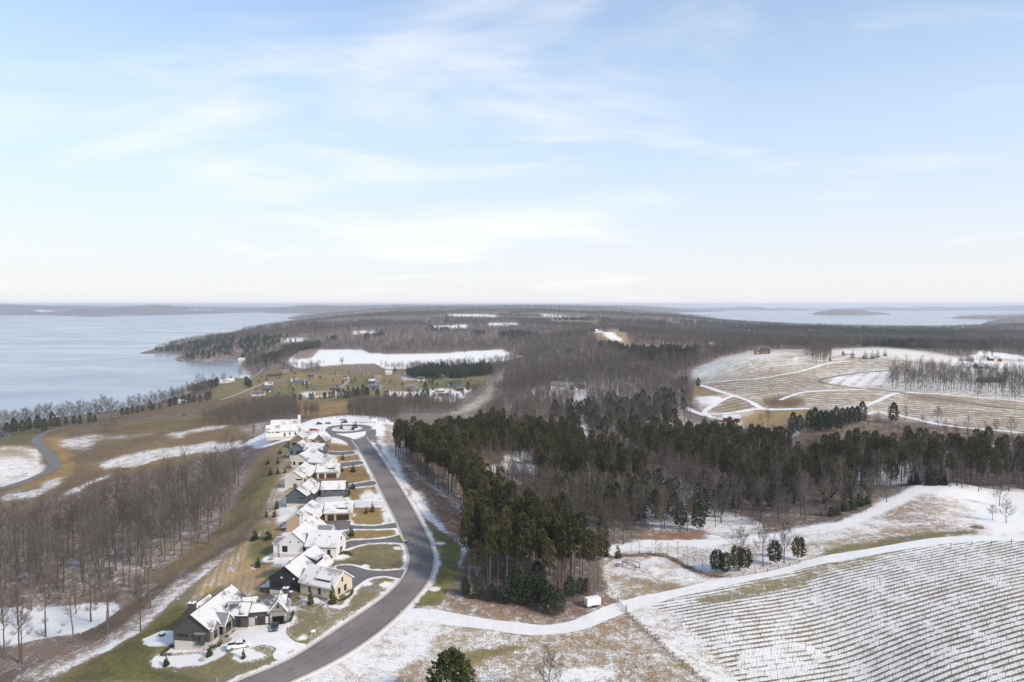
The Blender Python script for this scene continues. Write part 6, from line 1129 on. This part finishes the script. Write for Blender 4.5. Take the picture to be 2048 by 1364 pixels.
stone('pale boulder at the junction of black and cream walls', 602, 1196, .8); stone('grey boulder among the snowy bed below the charcoal house', 406, 1320, .7)
def sign(label, px, py, w, h_, m, z0, rz=20):
    p = at(px, py); e = tag(empty('yard_sign', tuple(p), R(rz)), label, 'sign'); MB().box(-w / 2, w / 2, -.03, .03, z0, z0 + h_).build('panel', m, e)
    for s in (-1, 1): MB().box(s * w * .42 - .04, s * w * .42 + .04, .032, .09, -.2, z0 + h_ * .8).build('post', M_WFRAME, e)
sign('blank white yard sign on posts beside the snowy forecourt', 627, 1270, 1.1, .7, M_WFRAME, .8)
for i, (px, py) in enumerate([(577 + 2.6 * i, 1309 - 1.3 * i) for i in range(5)]):
    p = at(px, py); tag(MB().box(-.04, .04, -.04, .04, -.1, .9, Matrix.Translation(p)).build('marker_stake', mat('stake_orange', (.45, .22, .15), .8, .1)), 'thin snow stake at the forecourt mouth', 'stake', 'snow stakes at the forecourt')
p = at(788, 1131); e = tag(empty('bench', tuple(p), R(5)), 'low wooden bench in dry grass on the roundish front lawn', 'bench'); [MB().box(-1.4, 1.4, -.35 + .26 * k, -.13 + .26 * k, .5, .56).build('slat', M_WOOD, e) for k in range(3)]; [MB().box(x - .1, x + .1, -.35, .4, 0, .499).build('leg', M_STONE, e) for x in (-1.2, 0, 1.2)]
# ---------------------------------------------------------------- fences, gate, vineyard
M_POST = mat('weathered_post', (.13, .105, .088), .9, .1, .2, 3); M_WIRE = mat('fence_wire', (.22, .21, .20), .6, .4)
def fence(label, pts, h_=1.7, sp=4.0, solid=False, group=None):
    C = resample(atl(pts), sp); e = tag(empty('wire_fence', (C[0][0], C[0][1], 0)), label, 'fence', group); me = None
    for x, y in C:
        z = float(zat(x, y)); o = MB().box(-.08, .08, -.08, .08, -.3, h_).build('post', M_POST, e) if me is None else bpy.data.objects.new('post', me)
        if me is None: me = o.data
        else: COL.objects.link(o); o.parent = e
        o.location = (x - C[0][0], y - C[0][1], z)
    T = TB(2)
    for zz in (.4, .8, 1.2, h_ - .1): T.tube([(x - C[0][0], y - C[0][1], float(zat(x, y)) + zz) for x, y in resample(C, 2)], [.018] * len(resample(C, 2)), 3)
    mesh_obj('wire', T.V, T.F, M_WIRE, e)
    if solid:
        D = resample(C, .8); g = TB(4)
        for x, y in D:
            for k in range(9): q = Vector((x - C[0][0] + g.r.uniform(-.5, .5), y - C[0][1] + g.r.uniform(-.5, .5), float(zat(x, y)))); g.tri(q, q + Vector((g.r.gauss(0, .2), g.r.gauss(0, .2), g.r.uniform(.4, 1.1))), .07)
        tag(mesh_obj('fence_weeds', g.V, g.F, M_BRUSH, e), kind='stuff')
fence('wire fence with dark weeds down the side of the near vineyard', [(1252,1226),(1300,1272),(1350,1318),(1400,1364),(1450,1412)], 1.5, 4, True)
fence('wire fence from the gate up along the plantation edge', [(1236,1206),(1225,1195),(1214,1184)], 1.7, 3.2)
fence('wire fence curving along the pasture bank', [(1206,1130),(1240,1112),(1290,1106),(1335,1116),(1370,1132),(1410,1150),(1460,1156),(1520,1146),(1600,1126)], 1.2, 5, True)
a, b_ = at(1236, 1206), at(1252, 1224); e = tag(empty('farm_gate', tuple(a), math.atan2(b_[1] - a[1], b_[0] - a[0])), 'metal bar gate across the snowy farm track', 'gate'); gl_ = float(np.hypot(*(b_ - a)[:2]))
[MB().box(0, gl_, -.03, .03, z, z + .06).build('rail', M_WIRE, e) for z in (.3, .6, .9, 1.2)]; [MB().box(x - .1, x + .1, -.1, .1, -.3, 2.3).build('gate_post', M_POST, e) for x in (-.15, gl_ + .15)]; [MB().box(gl_ * k - .03, gl_ * k + .03, -.045, -.032, .25, 1.3).build('brace', M_WIRE, e) for k in (.03, .5, .97)]
p = at(1262, 1136); e = tag(empty('timber_frame', tuple(p), R(-40)), 'open weathered timber frame shelter on the snowy pasture', 'shelter'); [MB().box(x - .09, x + .09, y - .09, y + .09, -.2, 2.0).build('post', M_POST, e) for x in (-2.6, 2.6) for y in (-1.5, 1.5)]; [MB().box(-2.7, 2.7, y - .07, y + .07, z, z + .14).build('beam', M_POST, e) for y in (-1.5, 1.5) for z in (.25, 2.003)]; [MB().box(x - .06, x + .06, -1.5, 1.5, 2.146, 2.25).build('crossbar', M_POST, e) for x in (-2.6, -1.3, 0)]; MB().box(-2.7, -.6, -1.6, 1.6, 2.253, 2.33).build('panel', M_STONE, e)
for px, py, lb in [(858, 1221, 'thin dark post on the verge where the farm track starts'), (842, 1210, 'short marker post beside the road verge')]:
    p = at(px, py); tag(MB().box(-.07, .07, -.07, .07, -.2, 2.4, Matrix.Translation(p)).build('marker_post', M_POST), lb, 'post')
p = at(1955, 1056); T = TB(5)
for k in range(260): a_ = T.r.uniform(0, 6.28); rr = 2.6 * math.sqrt(T.r.random()); q = Vector((math.cos(a_) * rr, math.sin(a_) * rr * .7, (1 - (rr / 2.7) ** 2) * T.r.uniform(0, 1.0))); T.tri(q, q + rv(T.r) * 1.1, .12)
o = mesh_obj('brush_pile', T.V, T.F, M_BRUSH); o.location = p; tag(o, 'round dark brush pile on the snowy knoll flank', 'brush pile')
p = at(1395, 1148); e = tag(empty('deer_blind', tuple(p), R(15)), 'small dark box stand under the pine cluster on the bank', 'stand'); p = at(1450, 1148); e.location = p; MB().box(-.8, .8, -.8, .8, .9, 2.4).build('cabin', M_FRAME, e); [MB().box(x - .06, x + .06, y - .06, y + .06, -.2, .899).build('leg', M_POST, e) for x in (-.7, .7) for y in (-.7, .7)]; MB().box(-.95, .95, -.95, .95, 2.403, 2.5).build('roof', M_TRIMW, e)
# vine rows: trellis posts, wires and trained vines
M_VINE = leaf_mat('vine_wood', (.095, .075, .06), (.17, .135, .105))
def vine_rows():
    P = atl([(1320,1222),(1420,1196),(1520,1178),(1640,1150),(1800,1116),(1900,1096),(2048,1086),(2300,1075),(2300,1420),(1700,1420),(1560,1400),(1470,1372),(1400,1296)]); c, s_ = math.cos(VA), math.sin(VA); U = P @ np.array([c, s_]); Vv = P @ np.array([-s_, c]); k0, k1 = int(math.ceil(Vv.min() / VSP)), int(Vv.max() / VSP); rows = []
    for k in range(k0, k1 + 1):
        us = np.arange(U.min(), U.max(), .75); x = us * c - k * VSP * s_; y = us * s_ + k * VSP * c; i = inside(P, x, y)
        if i.sum() < 8: continue
        us = us[i]; rows.append((k, us[0], us[-1]))
    for k, u0, u1 in rows:
        r = random.Random(k); x0, y0 = u0 * c - k * VSP * s_, u0 * s_ + k * VSP * c; z0 = float(zat(x0, y0)); e = tag(empty('vine_row', (x0, y0, z0), VA), 'trellised row of bare vines in the near snowy vineyard', 'vine row', 'vine rows of the near vineyard'); L_ = u1 - u0
        def gz(u): return float(zat((u0 + u) * c - k * VSP * s_, (u0 + u) * s_ + k * VSP * c)) - z0
        pb = MB(); u = r.uniform(0, 5)
        while u < L_: z = gz(u); pb.box(u - .035, u + .035, -.035, .035, z - .1, z + r.uniform(1.1, 1.6)); u += 5.6
        z = gz(L_); pb.box(L_ - .08, L_ + .08, -.08, .08, z - .1, z + 1.9); tag(pb.build('posts', M_POST, e), kind='stuff')
        w = TB(k); uu = np.arange(0, L_ + .1, 6.0)
        w.tube([(q, 0, gz(q) + .85) for q in uu], [.012] * len(uu), 3); mesh_obj('wire', w.V, w.F, M_WIRE, e)
        v = TB(k + 1000); u = .6
        while u < L_:
            if r.random() < .93:
                b = Vector((u, r.gauss(0, .03), gz(u) - .05)); t = b + Vector((r.gauss(0, .05), 0, r.uniform(.6, .85))); v.tri(b, t, .13); v.tri(b, t, .13)
                for j in range(3): v.tri(t, t + Vector((r.uniform(-.6, .6), r.gauss(0, .12), r.uniform(.1, .55))), .05)
                for j in range(2): v.tri(b, b + Vector((r.uniform(-.4, .4), r.gauss(0, .15), r.uniform(.1, .3))), .16)
            u += 1.15
        tag(mesh_obj('vines', v.V, v.F, M_VINE, e), kind='stuff')
vine_rows()
# ---------------------------------------------------------------- hazy air
def build_haze():
    m = bpy.data.materials.new('haze'); m.use_nodes = True; nt = m.node_tree; nt.nodes.clear()
    o_ = N(nt, 'ShaderNodeOutputMaterial'); v = N(nt, 'ShaderNodeVolumePrincipled', ins={'Color': (.86, .91, 1, 1), 'Density': HAZE_D, 'Anisotropy': 0.2}); nt.links.new(v.outputs[0], o_.inputs['Volume'])
    x, y0, y1, z0, z1 = 34000, -3000, 41000, LAKE - 40, 112
    V = [(s * x, y, z) for s in (-1, 1) for y in (y0, y1) for z in (z0, z1)]
    o = mesh_obj('haze', V, [(0, 1, 3, 2), (4, 6, 7, 5), (0, 4, 5, 1), (2, 3, 7, 6), (0, 2, 6, 4), (1, 5, 7, 3)], m)
    tag(o, kind='stuff')
HAZE_D = 0.000055
build_haze()
